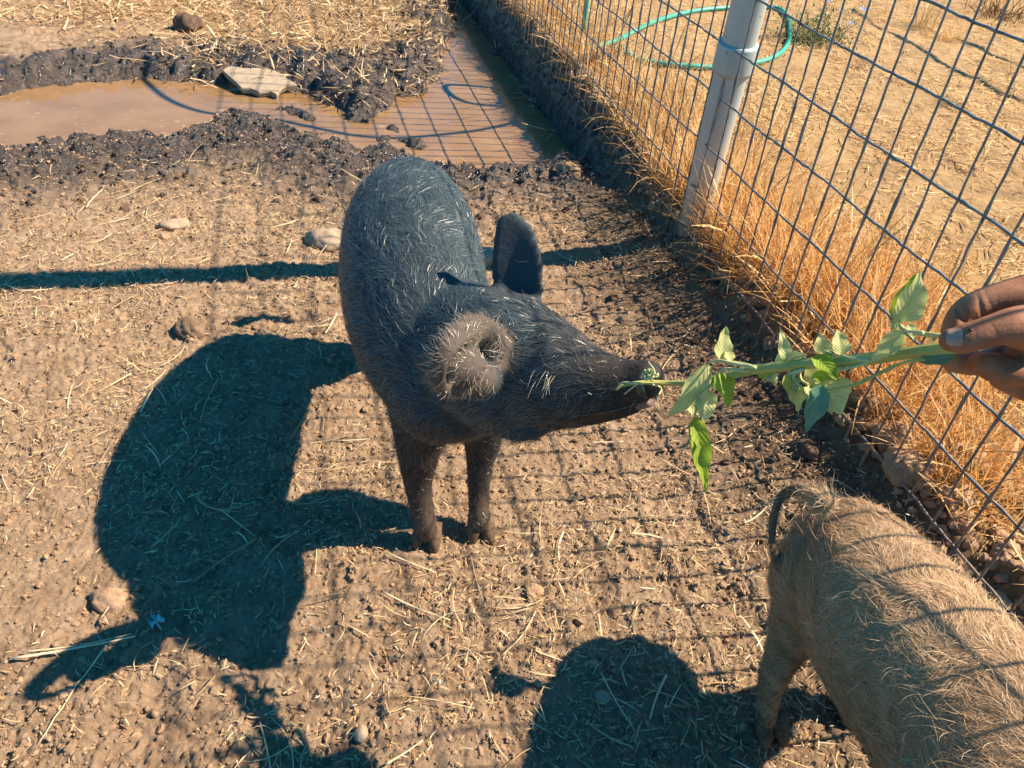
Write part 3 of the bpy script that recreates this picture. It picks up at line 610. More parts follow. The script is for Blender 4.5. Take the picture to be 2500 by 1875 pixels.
# ------------------------------------------------------------------ pigs
def px2r(p, rpx):
    d = (np.asarray(p)-np.array([0, 0, CAMZ])) @ Fv; return rpx*K*d/FPX
def body_mesh(name, chains, ears, mt, vox, smooth_it=6, blobs=()):
    parts = []
    for pts_, up, fl in chains:
        P = np.array([p for p, r in pts_]); R = np.array([r for p, r in pts_])
        PR = catmull(np.hstack([P, R[:, None]]), 5); V, Q, T = tube(PR[:, :3], PR[:, 3], 20, up=up, flat=fl); parts.append((V, Q, T))
        Vs, Fs = ico()[2]
        for p, r in ((P[0], R[0]), (P[-1], R[-1])): parts.append((Vs*r*.985+p, np.zeros((0, 4), int), Fs))
    for p, r3 in blobs:
        Vs, Fs = ico()[2]; parts.append((Vs*np.array(r3)+p, np.zeros((0, 4), int), Fs))
    for pts_, hw, th_, nr, cup in ears:
        P = catmull(np.hstack([np.array(pts_), np.array(hw)[:, None]]), 5); T_ = np.gradient(P[:, :3], axis=0); th = np.linspace(0, 2*np.pi, 24, endpoint=False); V = []
        for i in range(len(P)):
            t = nrm(T_[i]); a = nrm(np.cross(nr, t)); b_ = np.cross(t, a); u = np.cos(th)
            V.append(P[i, :3]+(P[i, 3]*u)[:, None]*a+(np.sin(th)*th_+cup*P[i, 3]*u*u)[:, None]*b_)
        V = np.vstack(V); n = len(P); ii = np.arange(n-1)[:, None]*24; jj = np.arange(24)[None]; j2 = (jj+1) % 24
        Q = np.stack([ii+jj, ii+j2, ii+24+j2, ii+24+jj], -1).reshape(-1, 4)
        V = np.vstack([V, P[0, :3], V[-24:].mean(0)]); c0_ = n*24
        T = np.array([(c0_, (k+1) % 24, k) for k in range(24)]+[(c0_+1, (n-1)*24+k, (n-1)*24+(k+1) % 24) for k in range(24)]); parts.append((V, Q, T))
    V, F_ = join(parts); o = mesh_np(name, V, F_, [mt], True)
    m = o.modifiers.new('r', 'REMESH'); m.mode = 'VOXEL'; m.voxel_size = vox; m.use_smooth_shade = True
    s = o.modifiers.new('s', 'SMOOTH'); s.factor = .5; s.iterations = smooth_it
    dg = bpy.context.evaluated_depsgraph_get(); me = bpy.data.meshes.new_from_object(o.evaluated_get(dg))
    o.modifiers.clear(); old = o.data; o.data = me; bpy.data.meshes.remove(old)
    return o
def surf(o):
    me = o.data; me.calc_loop_triangles(); n = len(me.vertices); V = np.empty(n*3, np.float32); me.vertices.foreach_get('co', V); V = V.reshape(-1, 3).astype(float)
    nt_ = len(me.loop_triangles); T = np.empty(nt_*3, np.int32); me.loop_triangles.foreach_get('vertices', T); T = T.reshape(-1, 3); return V, T
def fur(o, n, length, width, flow, mt, root, seg=3, lift=.35, curl=.5, tonef=None, dens=None, name='fur', extra=None):
    V, T = surf(o); a, b_, c_ = V[T[:, 0]], V[T[:, 1]], V[T[:, 2]]; cr = np.cross(b_-a, c_-a); ar = np.linalg.norm(cr, axis=1)+1e-12
    w = ar.copy(); cen = (a+b_+c_)/3
    if dens is not None: w *= dens(cen)
    idx = rng.choice(len(T), n, p=w/w.sum()); r1, r2 = rng.random(n), rng.random(n); k = r1+r2 > 1; r1[k] = 1-r1[k]; r2[k] = 1-r2[k]
    p = a[idx]+r1[:, None]*(b_-a)[idx]+r2[:, None]*(c_-a)[idx]; nn = (cr/ar[:, None])[idx]
    d = flow(p, nn); cl = 14
    ang = (fbm(p[:, 0]+p[:, 2]*1.3, p[:, 1]-p[:, 2], 28, 3, 7)-.5)*5*curl+rng.normal(0, .28, n)
    d = d-nn*(d*nn).sum(1)[:, None]; d /= np.linalg.norm(d, axis=1)[:, None]+1e-9; s_v = np.cross(nn, d); d = d*np.cos(ang)[:, None]+s_v*np.sin(ang)[:, None]
    L = length(p)*rng.uniform(.5, 1.25, n); lf = lift*rng.uniform(.4, 1.6, n); turn = rng.normal(0, 1, n)*curl*1.6+(fbm(p[:, 0], p[:, 1]+p[:, 2], 40, 2, 17)-.5)*4*curl
    pos = p-nn*.0006; out = np.zeros((n, seg+1, 2, 3)); wd = nrm_rows(np.cross(d, nn+rng.normal(0, .5, (n, 3))))
    prof = [1, .95, .7, .12] if seg == 3 else np.linspace(1, .1, seg+1)
    for q in range(seg+1):
        ww = width*prof[q]*.5*rng.uniform(.8, 1.2, n)
        out[:, q, 0] = pos-wd*ww[:, None]; out[:, q, 1] = pos+wd*ww[:, None]
        th = turn*q/seg; s_v = np.cross(nn, d); dd = d*np.cos(th)[:, None]+s_v*np.sin(th)[:, None]
        el = lf*(1-.8*q/seg); pos = pos+(dd*np.cos(el)[:, None]+nn*np.sin(el)[:, None])*(L/seg)[:, None]
    base = (np.arange(n)*(seg+1)*2)[:, None]; kk = (np.arange(seg)*2)[None]; Q = np.stack([base+kk, base+kk+1, base+kk+3, base+kk+2], -1).reshape(-1, 4)
    tone = rng.random(n) if tonef is None else np.clip(tonef(p, nn)+rng.normal(0, .11, n), 0, 1)
    ex = {k_: np.repeat(fn(p), (seg+1)*2) for k_, fn in (extra or {}).items()}
    f_ = mesh_np(name, out.reshape(-1, 3), Q, [mt], False, attrs=dict(tone=np.repeat(tone, (seg+1)*2), **ex)); f_.parent = root; f_['kind'] = 'stuff'; return f_
def nrm_rows(v): return v/(np.linalg.norm(v, axis=1)[:, None]+1e-9)
def A_(x, y, z, rpx): p = at(x, y, z); return (p, px2r(p, rpx))
def W_(x, y, z, r): return (np.array([x, y, z]), r)

m_bskin, nt, b = mat('black_pig_hide', rough=.75, spec=.3)
c1 = ramp(nt, noise(nt, 30, 6, .7), [(.3, (.016, .013, .012)), (.7, (.048, .036, .030))])
tc = N(nt, 'ShaderNodeTexCoord'); sx = N(nt, 'ShaderNodeSeparateXYZ'); nt.links.new(tc.outputs['Object'], sx.inputs[0])
mz = math_(nt, 'SUBTRACT', 1.25, math_(nt, 'MULTIPLY', math_(nt, 'ADD', sx.outputs[2], math_(nt, 'MULTIPLY', noise(nt, 60, 4, .7), .06)), 9.0), True)
c1 = mixc(nt, math_(nt, 'MULTIPLY', mz, .9), c1, ramp(nt, noise(nt, 70, 5, .7), [(.3, (.07, .04, .022)), (.7, (.20, .12, .07))]))
c1 = mixc(nt, attr(nt, 'ear'), c1, (.085, .065, .052)); c1 = mixc(nt, attr(nt, 'back_sheen'), c1, (.028, .044, .052)); c1 = mixc(nt, attr(nt, 'farear'), c1, (.040, .050, .058)); nt.links.new(c1, b.inputs['Base Color']); bump(nt, b, noise(nt, 180, 5, .7), .6, .002)  # blue sky sheen of the back is put into the hide colour
def hairmat(name, stops, rough=.45, spec=.5):
    m = simple(name, stops, rough=rough, spec=spec, useattr='tone'); return m
m_bhair_old = hairmat('black_pig_hair_plain', [(0, (.016, .014, .015)), (.5, (.050, .044, .042)), (.75, (.11, .085, .068)), (1, (.30, .235, .17))], .40, .9)
m_bhair, nt, b = mat('black_pig_hair', rough=.40, spec=.9)
ca = ramp(nt, attr(nt, 'tone'), [(0, (.014, .012, .012)), (.5, (.058, .046, .040)), (.75, (.12, .092, .072)), (1, (.36, .28, .20))])
csheen = ramp(nt, attr(nt, 'tone'), [(0, (.014, .026, .032)), (.5, (.050, .076, .086)), (.75, (.10, .13, .135)), (1, (.28, .29, .26))])  # back hair with the sky's blue sheen painted in
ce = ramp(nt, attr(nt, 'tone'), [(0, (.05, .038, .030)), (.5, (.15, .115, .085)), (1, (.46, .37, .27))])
nt.links.new(mixc(nt, attr(nt, 'ear'), mixc(nt, attr(nt, 'back_sheen'), ca, csheen), ce), b.inputs['Base Color'])
m_snout = simple('wet_snout', [(.3, (.02, .022, .026)), (.7, (.07, .065, .065))], 80, .28, .6, .5, .001)
m_eye = simple('eye', [(.3, (.008, .006, .005)), (.7, (.012, .009, .008))], 80, .08, .7)
m_mouth = simple('mouth_skin', [(.3, (.14, .085, .07)), (.7, (.24, .15, .12))], 80, .45, .5)
m_hoof = simple('muddy_hoof', [(.3, (.05, .032, .02)), (.7, (.20, .125, .075))], 90, .75, .25, .6, .001)

pig = empty('black_pig', (-.12, .85, 0), 'young black hairy pig stretching its snout to bite a green plant stem', 'pig')
torso = [A_(886, 452, .305, 103), A_(884, 500, .322, 134), A_(890, 575, .336, 153), A_(900, 655, .340, 156), A_(930, 735, .332, 158), A_(968, 822, .310, 140)]
neck = [A_(960, 735, .34, 135), A_(1030, 765, .355, 148), A_(1105, 790, .368, 150)]
head = [A_(1085, 785, .368, 150), A_(1165, 803, .380, 128), A_(1240, 822, .394, 98), A_(1310, 828, .408, 68), A_(1368, 824, .421, 48), A_(1394, 820, .428, 45)]
jaw = [A_(1080, 860, .335, 86), A_(1180, 872, .350, 62), A_(1275, 882, .372, 38), A_(1340, 886, .386, 20), A_(1378, 880, .396, 13)]
legL = [A_(920, 880, .225, 84), A_(905, 960, .17, 52), A_(903, 1040, .105, 32), A_(912, 1100, .062, 26), A_(921, 1140, .034, 25), A_(924, 1152, .024, 20)]
legR = [A_(1035, 860, .215, 80), A_(1042, 940, .155, 45), A_(1036, 1015, .10, 28), A_(1034, 1080, .055, 23), A_(1036, 1118, .032, 24), A_(1037, 1130, .024, 19)]
hindL = [W_(-.225, 1.12, .25, .065), W_(-.232, 1.13, .17, .042), W_(-.236, 1.15, .115, .025), W_(-.228, 1.125, .06, .019), W_(-.226, 1.115, .008, .021)]
hindR = [W_(-.165, 1.14, .24, .075), W_(-.135, 1.17, .17, .042), W_(-.13, 1.20, .115, .026), W_(-.125, 1.185, .06, .019), W_(-.12, 1.175, .008, .021)]
tail = [W_(-.225, 1.26, .33, .012), W_(-.22, 1.285, .30, .008), W_(-.215, 1.285, .26, .007), W_(-.215, 1.28, .23, .006)]
camd = nrm(Fv*-1)
earR = ([at(1124, 665, .405), at(1122, 615, .432), at(1118, 560, .458), at(1110, 507, .482), at(1100, 475, .496), at(1097, 462, .501)], [.026, .0300, .0300, .0245, .0150, .007], .0068, nrm(camd+np.array([-.25, 0, .1])), .25)
earL = ([at(1078, 785, .40), at(1046, 790, .400), at(1012, 805, .398), at(985, 818, .402), at(966, 832, .410)], [.020, .022, .019, .013, .008], .0035, nrm(camd+np.array([.1, -.1, .5])), .75)
Z1 = (0, 0, 1)
roll_ = [A_(1070, 800, .410, 16), A_(1074, 748, .428, 26), A_(1046, 712, .452, 32), A_(1006, 712, .474, 34), A_(972, 742, .488, 28), A_(950, 782, .478, 24), A_(945, 820, .458, 22), A_(965, 845, .440, 14)]
body = body_mesh('body', [(torso, Z1, (1, 1.08)), (neck, Z1, (1, 1)), (head, Z1, (1, 1)), (jaw, Z1, (1, 1)), (legL, (0, 1, .1), (1, 1)), (legR, (0, 1, .1), (1, 1)), (hindL, (0, 1, .1), (1, 1)), (hindR, (0, 1, .1), (1, 1)), (tail, (1, 0, 0), (1, 1)), (roll_, tuple(camd), (1, .55))],
                 [earR, earL], m_bskin, .0042, 5,
                 blobs=[(at(992, 788, .446), (.026, .024, .018)), (at(1030, 818, .415), (.026, .022, .020)), (at(980, 825, .428), (.020, .018, .014)), (at(1150, 765, .405), (.022, .02, .016)), (at(1120, 880, .335), (.045, .04, .035))])
shift(body, pig)
hd_dir = nrm(at(1396, 828, .428)-at(1240, 822, .394)); sn = at(1403, 820, .430)
side_ = nrm(np.cross(hd_dir, [0, 0, 1])); upv = np.cross(side_, hd_dir)
Pq = np.array([sn-hd_dir*.012, sn-hd_dir*.004, sn+hd_dir*.001, sn+hd_dir*.004]); V, Q, T = tube(Pq, [.0175, .0205, .0205, .016], 28, up=upv, flat=(1.0, .82))
sd_o = shift(mesh_np('snout_disc', V, [Q, T], [m_snout], True), pig)
for sgn in (-1, 1):
    c = sn+hd_dir*.0035+side_*.0085*sgn; V, Q, T = tube(np.array([c, c+hd_dir*.0012]), [.0042, .0036], 12, up=upv, flat=(.8, 1.1)); shift(mesh_np('nostril', V, [Q, T], [m_eye], True), pig)
lip = catmull([at(1290, 880, .372)-CR*0, at(1345, 884, .388), at(1388, 872, .402), at(1402, 866, .408)], 6)
V, Q, T = tube(lip, np.linspace(.003, .0065, len(lip)), 10); shift(mesh_np('lower_lip', V, [Q, T], [m_mouth], True), pig)
Vb, Tb = surf(body); bv = BVHTree.FromPolygons([tuple(v) for v in Vb], [tuple(t) for t in Tb]); root_l = np.array(pig.location)
mo = []
for q in catmull([at(1262, 862, .385), at(1300, 866, .392), at(1345, 862, .400), at(1388, 852, .410)], 8):
    q2 = q+np.array([-.01, -.06, -.0]); hit = bv.ray_cast(tuple(q2-root_l), tuple(nrm(q-q2)))
    if hit[0] is not None: mo.append(np.array(hit[0])+root_l-.0004*nrm(q-q2))
if len(mo) > 4:
    V, Q, T = tube(np.array(mo), np.linspace(.0009, .0021, len(mo)), 8); shift(mesh_np('mouth_line', V, [Q, T], [m_eye], True), pig)
ep = at(1152, 800, .40)-root_l; hit = bv.find_nearest(tuple(ep+np.array([-.0, -.05, .03])))
e_ = np.array(hit[0])+root_l; Vs, Fs = ico()[2]; shift(mesh_np('eye', Vs*.0052+e_-nrm(e_-at(1150, 800, .34))*.001, Fs, [m_eye], True), pig)
def hooves(fp, fwd, root, w=.0095, L=.030):
    fwd = nrm([fwd[0], fwd[1], 0]); sd = np.array([-fwd[1], fwd[0], 0])
    for s in (-1, 1):
        c = np.array([fp[0], fp[1], 0])+sd*s*w*1.05; zz = gz(c[0], c[1])-.002
        P = np.array([c-fwd*.010+[0, 0, zz+.034], c-fwd*.001+[0, 0, zz+.026], c+fwd*.010+sd*s*.002+[0, 0, zz+.013], c+fwd*.020+sd*s*.003+[0, 0, zz+.002]]); V, Q, T = tube(P, [w*.9, w*1.05, w*1.02, w*.55], 12, up=(0, 0, 1)); shift(mesh_np('hoof', V, [Q, T], [m_hoof], True), root)
parts = []
for k in range(9):
    a0 = e_+CR*rng.uniform(-.010, .012)+CU*rng.uniform(-.004, .008)-Fv*.002; dr = nrm(-CU*rng.uniform(.5, 1.2)+CR*rng.uniform(-.9, .3)-Fv*.5)
    P = np.array([a0, a0+dr*.009-Fv*.002, a0+dr*.018-CU*.003]); parts.append(tube(P, [.00022, .0002, .0001], 5))
V, F_ = join(parts); m_lash = simple('lash', [(.3, (.42, .38, .30)), (.7, (.55, .5, .4))], 30, .5); o = shift(mesh_np('eyelashes', V, F_, [m_lash]), pig); o['kind'] = 'stuff'
hooves(at(924, 1168, 0), (-.1, -1), pig); hooves(at(1038, 1148, 0), (.15, -1), pig); hooves((-.226, 1.11), (0, -1), pig); hooves((-.12, 1.17), (0, -1), pig)
hx0 = at(1060, 780, .37); sp0 = at(1400, 828, .43)
def flow_b(p, nn):
    P = p+root_l; w = sm(-.08, .0, P[:, 0]+.3*(.72-P[:, 1]))[:, None]*(P[:, 2] > .25)[:, None]
    tailw = np.array([-.15, 1, -.55])*np.ones_like(P); hb = -hd_dir+np.array([0, 0, -.25]); d = tailw*(1-w)+hb*w
    leg = (sm(.2, .14, P[:, 2]))[:, None]; return d*(1-leg)+np.array([0, .1, -1.])*leg
def earm(p):
    P = p+root_l; rp = np.array([q for q, _ in roll_]+[at(1036, 818, .430), at(1008, 812, .445), at(992, 788, .458), at(1000, 800, .440), at(980, 825, .430)]); d_ = np.min(np.linalg.norm(P[:, None]-catmull(rp, 4)[None], axis=2), axis=1); return sm(.028, .018, d_)*sm(.405, .415, P[:, 2])
def sheenm(p):  # where the painted sky sheen lies on the back
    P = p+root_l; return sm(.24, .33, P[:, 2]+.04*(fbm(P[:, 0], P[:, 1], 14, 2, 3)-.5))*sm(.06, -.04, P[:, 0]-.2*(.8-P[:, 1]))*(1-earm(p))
exb = dict(ear=earm, back_sheen=sheenm)
for nm_, ar_ in (('back_sheen', sheenm(Vb)), ('farear', sm(.075, .06, np.linalg.norm(Vb+root_l-at(1112, 550, .462), axis=1))*(Vb[:, 2]+root_l[2] > .425)*(Vb[:, 1]+root_l[1] > at(1010, 700, .46)[1]))):
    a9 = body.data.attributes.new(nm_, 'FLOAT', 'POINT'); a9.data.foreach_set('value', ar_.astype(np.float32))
at__ = body.data.attributes.new('ear', 'FLOAT', 'POINT'); at__.data.foreach_set('value', earm(Vb).astype(np.float32))
def len_t(p):
    P = p+root_t; return .0175*(1-.5*sm(.15, .06, P[:, 2]))*(1-.55*sm(.012, .009, np.min(np.linalg.norm(P[:, None]-tlp[None, 8:], axis=2), axis=1)))
def len_b(p):
    P = p+root_l; mz_ = sm(.04, .13, P[:, 0]); el = sm(.065, .045, np.linalg.norm(P-at(1000, 780, .448), axis=1)); er = sm(.062, .05, np.linalg.norm(P-at(1112, 550, .462), axis=1))
    return .019*(1-.72*mz_)*(1-.45*sm(.2, .1, P[:, 2]))*(1-.5*el)*(1-.9*er)
def tone_b(p, nn):
    P = p+root_l; leg = sm(.15, .04, P[:, 2]); el = sm(.055, .03, np.linalg.norm(P-at(985, 785, .448), axis=1))
    return .44+.22*leg+.30*el+.35*(fbm(P[:, 0], P[:, 1]+P[:, 2], 16, 3, 5)-.5)
def dens_b(c):
    P = c+root_l; a = sm(.10, .15, P[:, 0]); e = (np.linalg.norm(P-at(1112, 545, .465), axis=1) < .045); return (1-.45*a)*(1-.93*e)
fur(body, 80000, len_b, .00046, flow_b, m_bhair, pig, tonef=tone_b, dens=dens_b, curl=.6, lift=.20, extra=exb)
def tone_w(p, nn): return np.full(len(p), .85)
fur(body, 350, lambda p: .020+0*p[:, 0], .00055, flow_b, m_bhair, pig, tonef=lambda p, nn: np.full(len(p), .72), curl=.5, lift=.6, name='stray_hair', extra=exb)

# brown pig, rump towards the camera side
m_tskin, nt, b = mat('brown_pig_hide', rough=.8, spec=.2)
c1 = ramp(nt, noise(nt, 20, 6, .7), [(.3, (.24, .145, .08)), (.7, (.42, .27, .15))])
tc = N(nt, 'ShaderNodeTexCoord'); sx = N(nt, 'ShaderNodeSeparateXYZ'); nt.links.new(tc.outputs['Object'], sx.inputs[0])
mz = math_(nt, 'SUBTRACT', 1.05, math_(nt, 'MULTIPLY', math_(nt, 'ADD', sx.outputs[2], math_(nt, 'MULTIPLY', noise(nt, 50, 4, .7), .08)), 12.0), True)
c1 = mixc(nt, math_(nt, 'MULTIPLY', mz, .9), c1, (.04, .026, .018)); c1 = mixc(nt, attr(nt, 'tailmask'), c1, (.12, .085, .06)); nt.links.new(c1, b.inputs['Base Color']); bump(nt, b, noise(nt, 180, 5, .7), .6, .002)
m_thair = hairmat('brown_pig_hair', [(0, (.05, .032, .022)), (.4, (.29, .17, .09)), (.75, (.58, .375, .205)), (1, (.80, .58, .35))], .5, .35)
tp = empty('brown_pig', (.40, .40, 0), 'light brown curly haired pig seen from behind, thin dark tail, lower right corner', 'pig')
torso = [A_(1835, 1215, .225, 138), A_(1895, 1310, .24, 172), A_(1975, 1420, .248, 195), A_(2120, 1610, .252, 228), W_(.445, .17, .25, .108), W_(.465, .06, .24, .09)]
thL = [A_(1790, 1255, .215, 125), A_(1742, 1325, .172, 78), A_(1702, 1395, .128, 46), A_(1676, 1450, .098, 33), A_(1660, 1508, .057, 26), A_(1655, 1552, .028, 24)]
thR = [W_(.43, .50, .22, .07), W_(.455, .52, .15, .045), W_(.46, .545, .10, .026), W_(.455, .535, .05, .02), W_(.455, .525, .008, .021)]
frL = [W_(.40, .12, .20, .05), W_(.39, .11, .1, .026), W_(.388, .10, .01, .022)]; frR = [W_(.50, .11, .20, .05), W_(.51, .10, .1, .026), W_(.512, .09, .01, .022)]
hd2 = [W_(.47, .02, .22, .075), W_(.478, -.05, .18, .062), W_(.482, -.11, .13, .045), W_(.484, -.16, .09, .032)]
tl = [A_(1778, 1082, .318, 30), A_(1748, 1064, .318, 18), A_(1714, 1058, .312, 14), A_(1686, 1076, .298, 12), A_(1672, 1114, .280, 11), A_(1668, 1162, .258, 11), A_(1678, 1218, .230, 10.5)]
ea = lambda s: ([np.array([.475+s*.04, .0, .27]), np.array([.475+s*.06, -.02, .31]), np.array([.475+s*.07, -.04, .34])], [.022, .024, .008], .004, (0, 1, .3), .2)
tb = body_mesh('body', [(torso, Z1, (1, 1.02)), (thL, (0, 1, .1), (1, 1)), (thR, (0, 1, .1), (1, 1)), (frL, (0, 1, .1), (1, 1)), (frR, (0, 1, .1), (1, 1)), (hd2, Z1, (1, 1)), (tl, (0, 1, 0), (1, 1))], [ea(-1), ea(1)], m_tskin, .0042, 5)
shift(tb, tp); root_t = np.array(tp.location)
Vt_ = surf(tb)[0]+root_t; tlp = catmull([p for p, r in tl], 5); dt_ = np.min(np.linalg.norm(Vt_[:, None]-tlp[None, 6:], axis=2), axis=1)
at__ = tb.data.attributes.new('tailmask', 'FLOAT', 'POINT'); at__.data.foreach_set('value', sm(.011, .008, dt_)*(Vt_[:, 0] < at(1735, 1064, .318)[0]).astype(np.float32))
hooves(at(1656, 1578, 0), (.3, -1), tp); hooves((.455, .52), (.2, -1), tp); hooves((.388, .095), (.1, -1), tp); hooves((.512, .085), (.1, -1), tp)
def flow_t(p, nn):
    P = p+root_t; leg = sm(.17, .10, P[:, 2])[:, None]; s_ = nn[:, :2].copy()
    d = np.stack([-.3+.5*nn[:, 0], .8+0*P[:, 0], -.5+0*P[:, 0]], 1); tlm = (np.min(np.linalg.norm(P[:, None]-tlp[None, 12:], axis=2), axis=1) < .011)[:, None]
    d = d*(1-leg)+np.array([0, .1, -1.])*leg; return np.where(tlm, np.array([-.1, 0, -1.]), d)
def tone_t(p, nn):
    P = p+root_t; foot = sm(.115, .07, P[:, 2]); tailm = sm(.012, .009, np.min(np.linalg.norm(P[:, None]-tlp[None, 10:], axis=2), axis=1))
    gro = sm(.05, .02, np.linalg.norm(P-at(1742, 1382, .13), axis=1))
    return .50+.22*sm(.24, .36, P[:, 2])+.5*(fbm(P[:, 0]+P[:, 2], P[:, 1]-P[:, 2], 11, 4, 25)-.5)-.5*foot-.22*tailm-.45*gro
def d_t(c): P = c+root_t; return np.where(P[:, 1] > .18, 1, .12)
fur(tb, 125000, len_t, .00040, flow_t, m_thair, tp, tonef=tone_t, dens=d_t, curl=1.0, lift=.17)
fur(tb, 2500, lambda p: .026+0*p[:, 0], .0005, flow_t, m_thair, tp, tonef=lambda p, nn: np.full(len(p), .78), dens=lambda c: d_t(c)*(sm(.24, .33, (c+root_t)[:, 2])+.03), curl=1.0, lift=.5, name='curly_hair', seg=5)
# ------------------------------------------------------------------ the plant
def leafmat(name, top, under, vein, trans=.35):
    m, nt, b = mat(name, rough=.5, spec=.35)
    u = attr(nt, 'lu'); v = attr(nt, 'lv'); au = math_(nt, 'ABSOLUTE', u)
    ph = math_(nt, 'SUBTRACT', v, math_(nt, 'MULTIPLY', au, .30)); sn_ = math_(nt, 'SINE', math_(nt, 'MULTIPLY', ph, 50.0))
    lines = math_(nt, 'MULTIPLY', math_(nt, 'SUBTRACT', sn_, .80), 5.0, True); mid = math_(nt, 'MULTIPLY', math_(nt, 'SUBTRACT', .10, au), 14.0, True)
    vn = math_(nt, 'MAXIMUM', lines, mid)
    g_ = N(nt, 'ShaderNodeNewGeometry'); nn = noise(nt, 60, 5, .6)
    t_c = ramp(nt, nn, [(.3, tuple(x*.75 for x in top)), (.7, tuple(min(1, x*1.2) for x in top))]); u_c = ramp(nt, nn, [(.3, tuple(x*.85 for x in under)), (.7, tuple(min(1, x*1.12) for x in under))])
    c = mixc(nt, g_.outputs['Backfacing'], t_c, u_c); c = mixc(nt, math_(nt, 'MULTIPLY', vn, .35), c, vein)
    nt.links.new(c, b.inputs['Base Color']); bump(nt, b, math_(nt, 'ADD', sn_, math_(nt, 'MULTIPLY', nn, 2.5)), .28, .0006)
    tr = N(nt, 'ShaderNodeBsdfTranslucent'); nt.links.new(mixc(nt, .3, c, (.45, .55, .05)), tr.inputs[0]); mx = N(nt, 'ShaderNodeMixShader'); mx.inputs[0].default_value = trans
    nt.links.new(b.outputs[0], mx.inputs[1]); nt.links.new(tr.outputs[0], mx.inputs[2]); nt.links.new(mx.outputs[0], nt.nodes['Material Output'].inputs[0]); return m
m_leaf = leafmat('pale_leaf', (.36, .45, .10), (.58, .58, .24), (.84, .84, .50), .38)
m_leafg = leafmat('bright_leaf', (.30, .44, .03), (.42, .52, .14), (.62, .68, .22), .5)
m_leafd = leafmat('blue_green_shade_leaf', (.10, .24, .15), (.16, .30, .20), (.28, .42, .28), .2)  # blue-green leaves; for the big drooping one this colour holds its shade
m_stem = simple('green_stem', [(.3, (.30, .29, .06)), (.7, (.50, .46, .14))], 45, .5, .4, .3, .0006, 200)
m_pet = simple('pale_petiole', [(.3, (.44, .44, .18)), (.7, (.58, .57, .28))], 60, .55, .3)
plant = empty('pigweed_plant', pl(900, 800), 'cut green leafy weed stem held out from the hand to the black pig mouth', 'plant')
stem_px = [(-108, 936, -.030, 7), (-60, 908, -.026, 11), (60, 893, -.012, 14), (190, 897, 0, 17), (330, 898, 0, 22), (480, 870, 0, 27), (640, 828, 0, 31), (820, 806, 0, 33), (1040, 782, 0, 36), (1300, 764, 0, 40), (1500, 735, 0, 40), (1700, 705, 0, 41), (1850, 692, 0, 42), (1990, 670, .006, 40)]
PR = catmull([np.r_[pl(x, y, o_), px2r(pl(x, y, o_), r*.86*.42948/K)] for x, y, o_, r in stem_px], 6)
V, Q, T = tube(PR[:, :3], PR[:, 3], 40, wob=lambda th, i: 1+.07*np.cos(7*th)+.03*np.cos(12*th+1)); shift(mesh_np('stem', V, [Q, T], [m_stem], True), plant)
def leaf(b_, t_, wpx, mt, curl=.25, cup=.25, wav=.17, off=0, toff=0, twist=0, root_=None, pet=None, flip=False):
    B = pl(*b_, off); T0 = pl(*t_, off+toff); ax = T0-B; L = np.linalg.norm(ax); ax /= L; W = px2r(B, wpx*.42948/K)
    view = nrm(B-np.array([0, 0, CAMZ])); mixn = -view+.55*S+rng.normal(0, .22, 3); nr_ = nrm(mixn-ax*(mixn @ ax)); c_, s1 = math.cos(twist), math.sin(twist); sd = np.cross(ax, nr_); nr_, sd = nr_*c_+sd*s1, sd*c_-nr_*s1
    nu, nv = 11, 17; us = np.linspace(-1, 1, nu); vs = np.linspace(0, 1, nv); Vv = []; lu = []; lv = []; ph = rng.uniform(0, 6)
    for v in vs:
        w = (math.sin(math.pi*v**.62)**1.05)*.5*W*1.08+(.0006 if v < .99 else .0001)
        for u in us:
            k = abs(u); side_k = w*u; hgt = cup*w*k**1.5*1.0+wav*W*.5*k*k*math.sin(v*13+ph+(2.1 if u > 0 else 0))-curl*L*(v-.5)**2*.9+curl*L*.22+.05*W*(k > .15)*.1
            hgt += -.020*W*math.exp(-(u/.12)**2)
            Vv.append(B+ax*(L*v)+sd*side_k+nr_*hgt); lu.append(u); lv.append(v)
    i = np.arange(nv-1)[:, None]*nu; j = np.arange(nu-1)[None]; Q = np.stack([i+j, i+j+1, i+nu+j+1, i+nu+j], -1).reshape(-1, 4)
    if flip: Q = Q[:, ::-1]
    shift(mesh_np('leaf', np.array(Vv), Q, [mt], True, attrs=dict(lu=lu, lv=lv)), plant)
    if pet:
        Pp = catmull([pl(x, y, off) for x, y in pet]+[B+nr_*curl*L*0], 6); V, Q, T = tube(Pp, np.linspace(.0017, .0010, len(Pp)), 8); shift(mesh_np('petiole', V, [Q, T], [m_pet], True), plant)
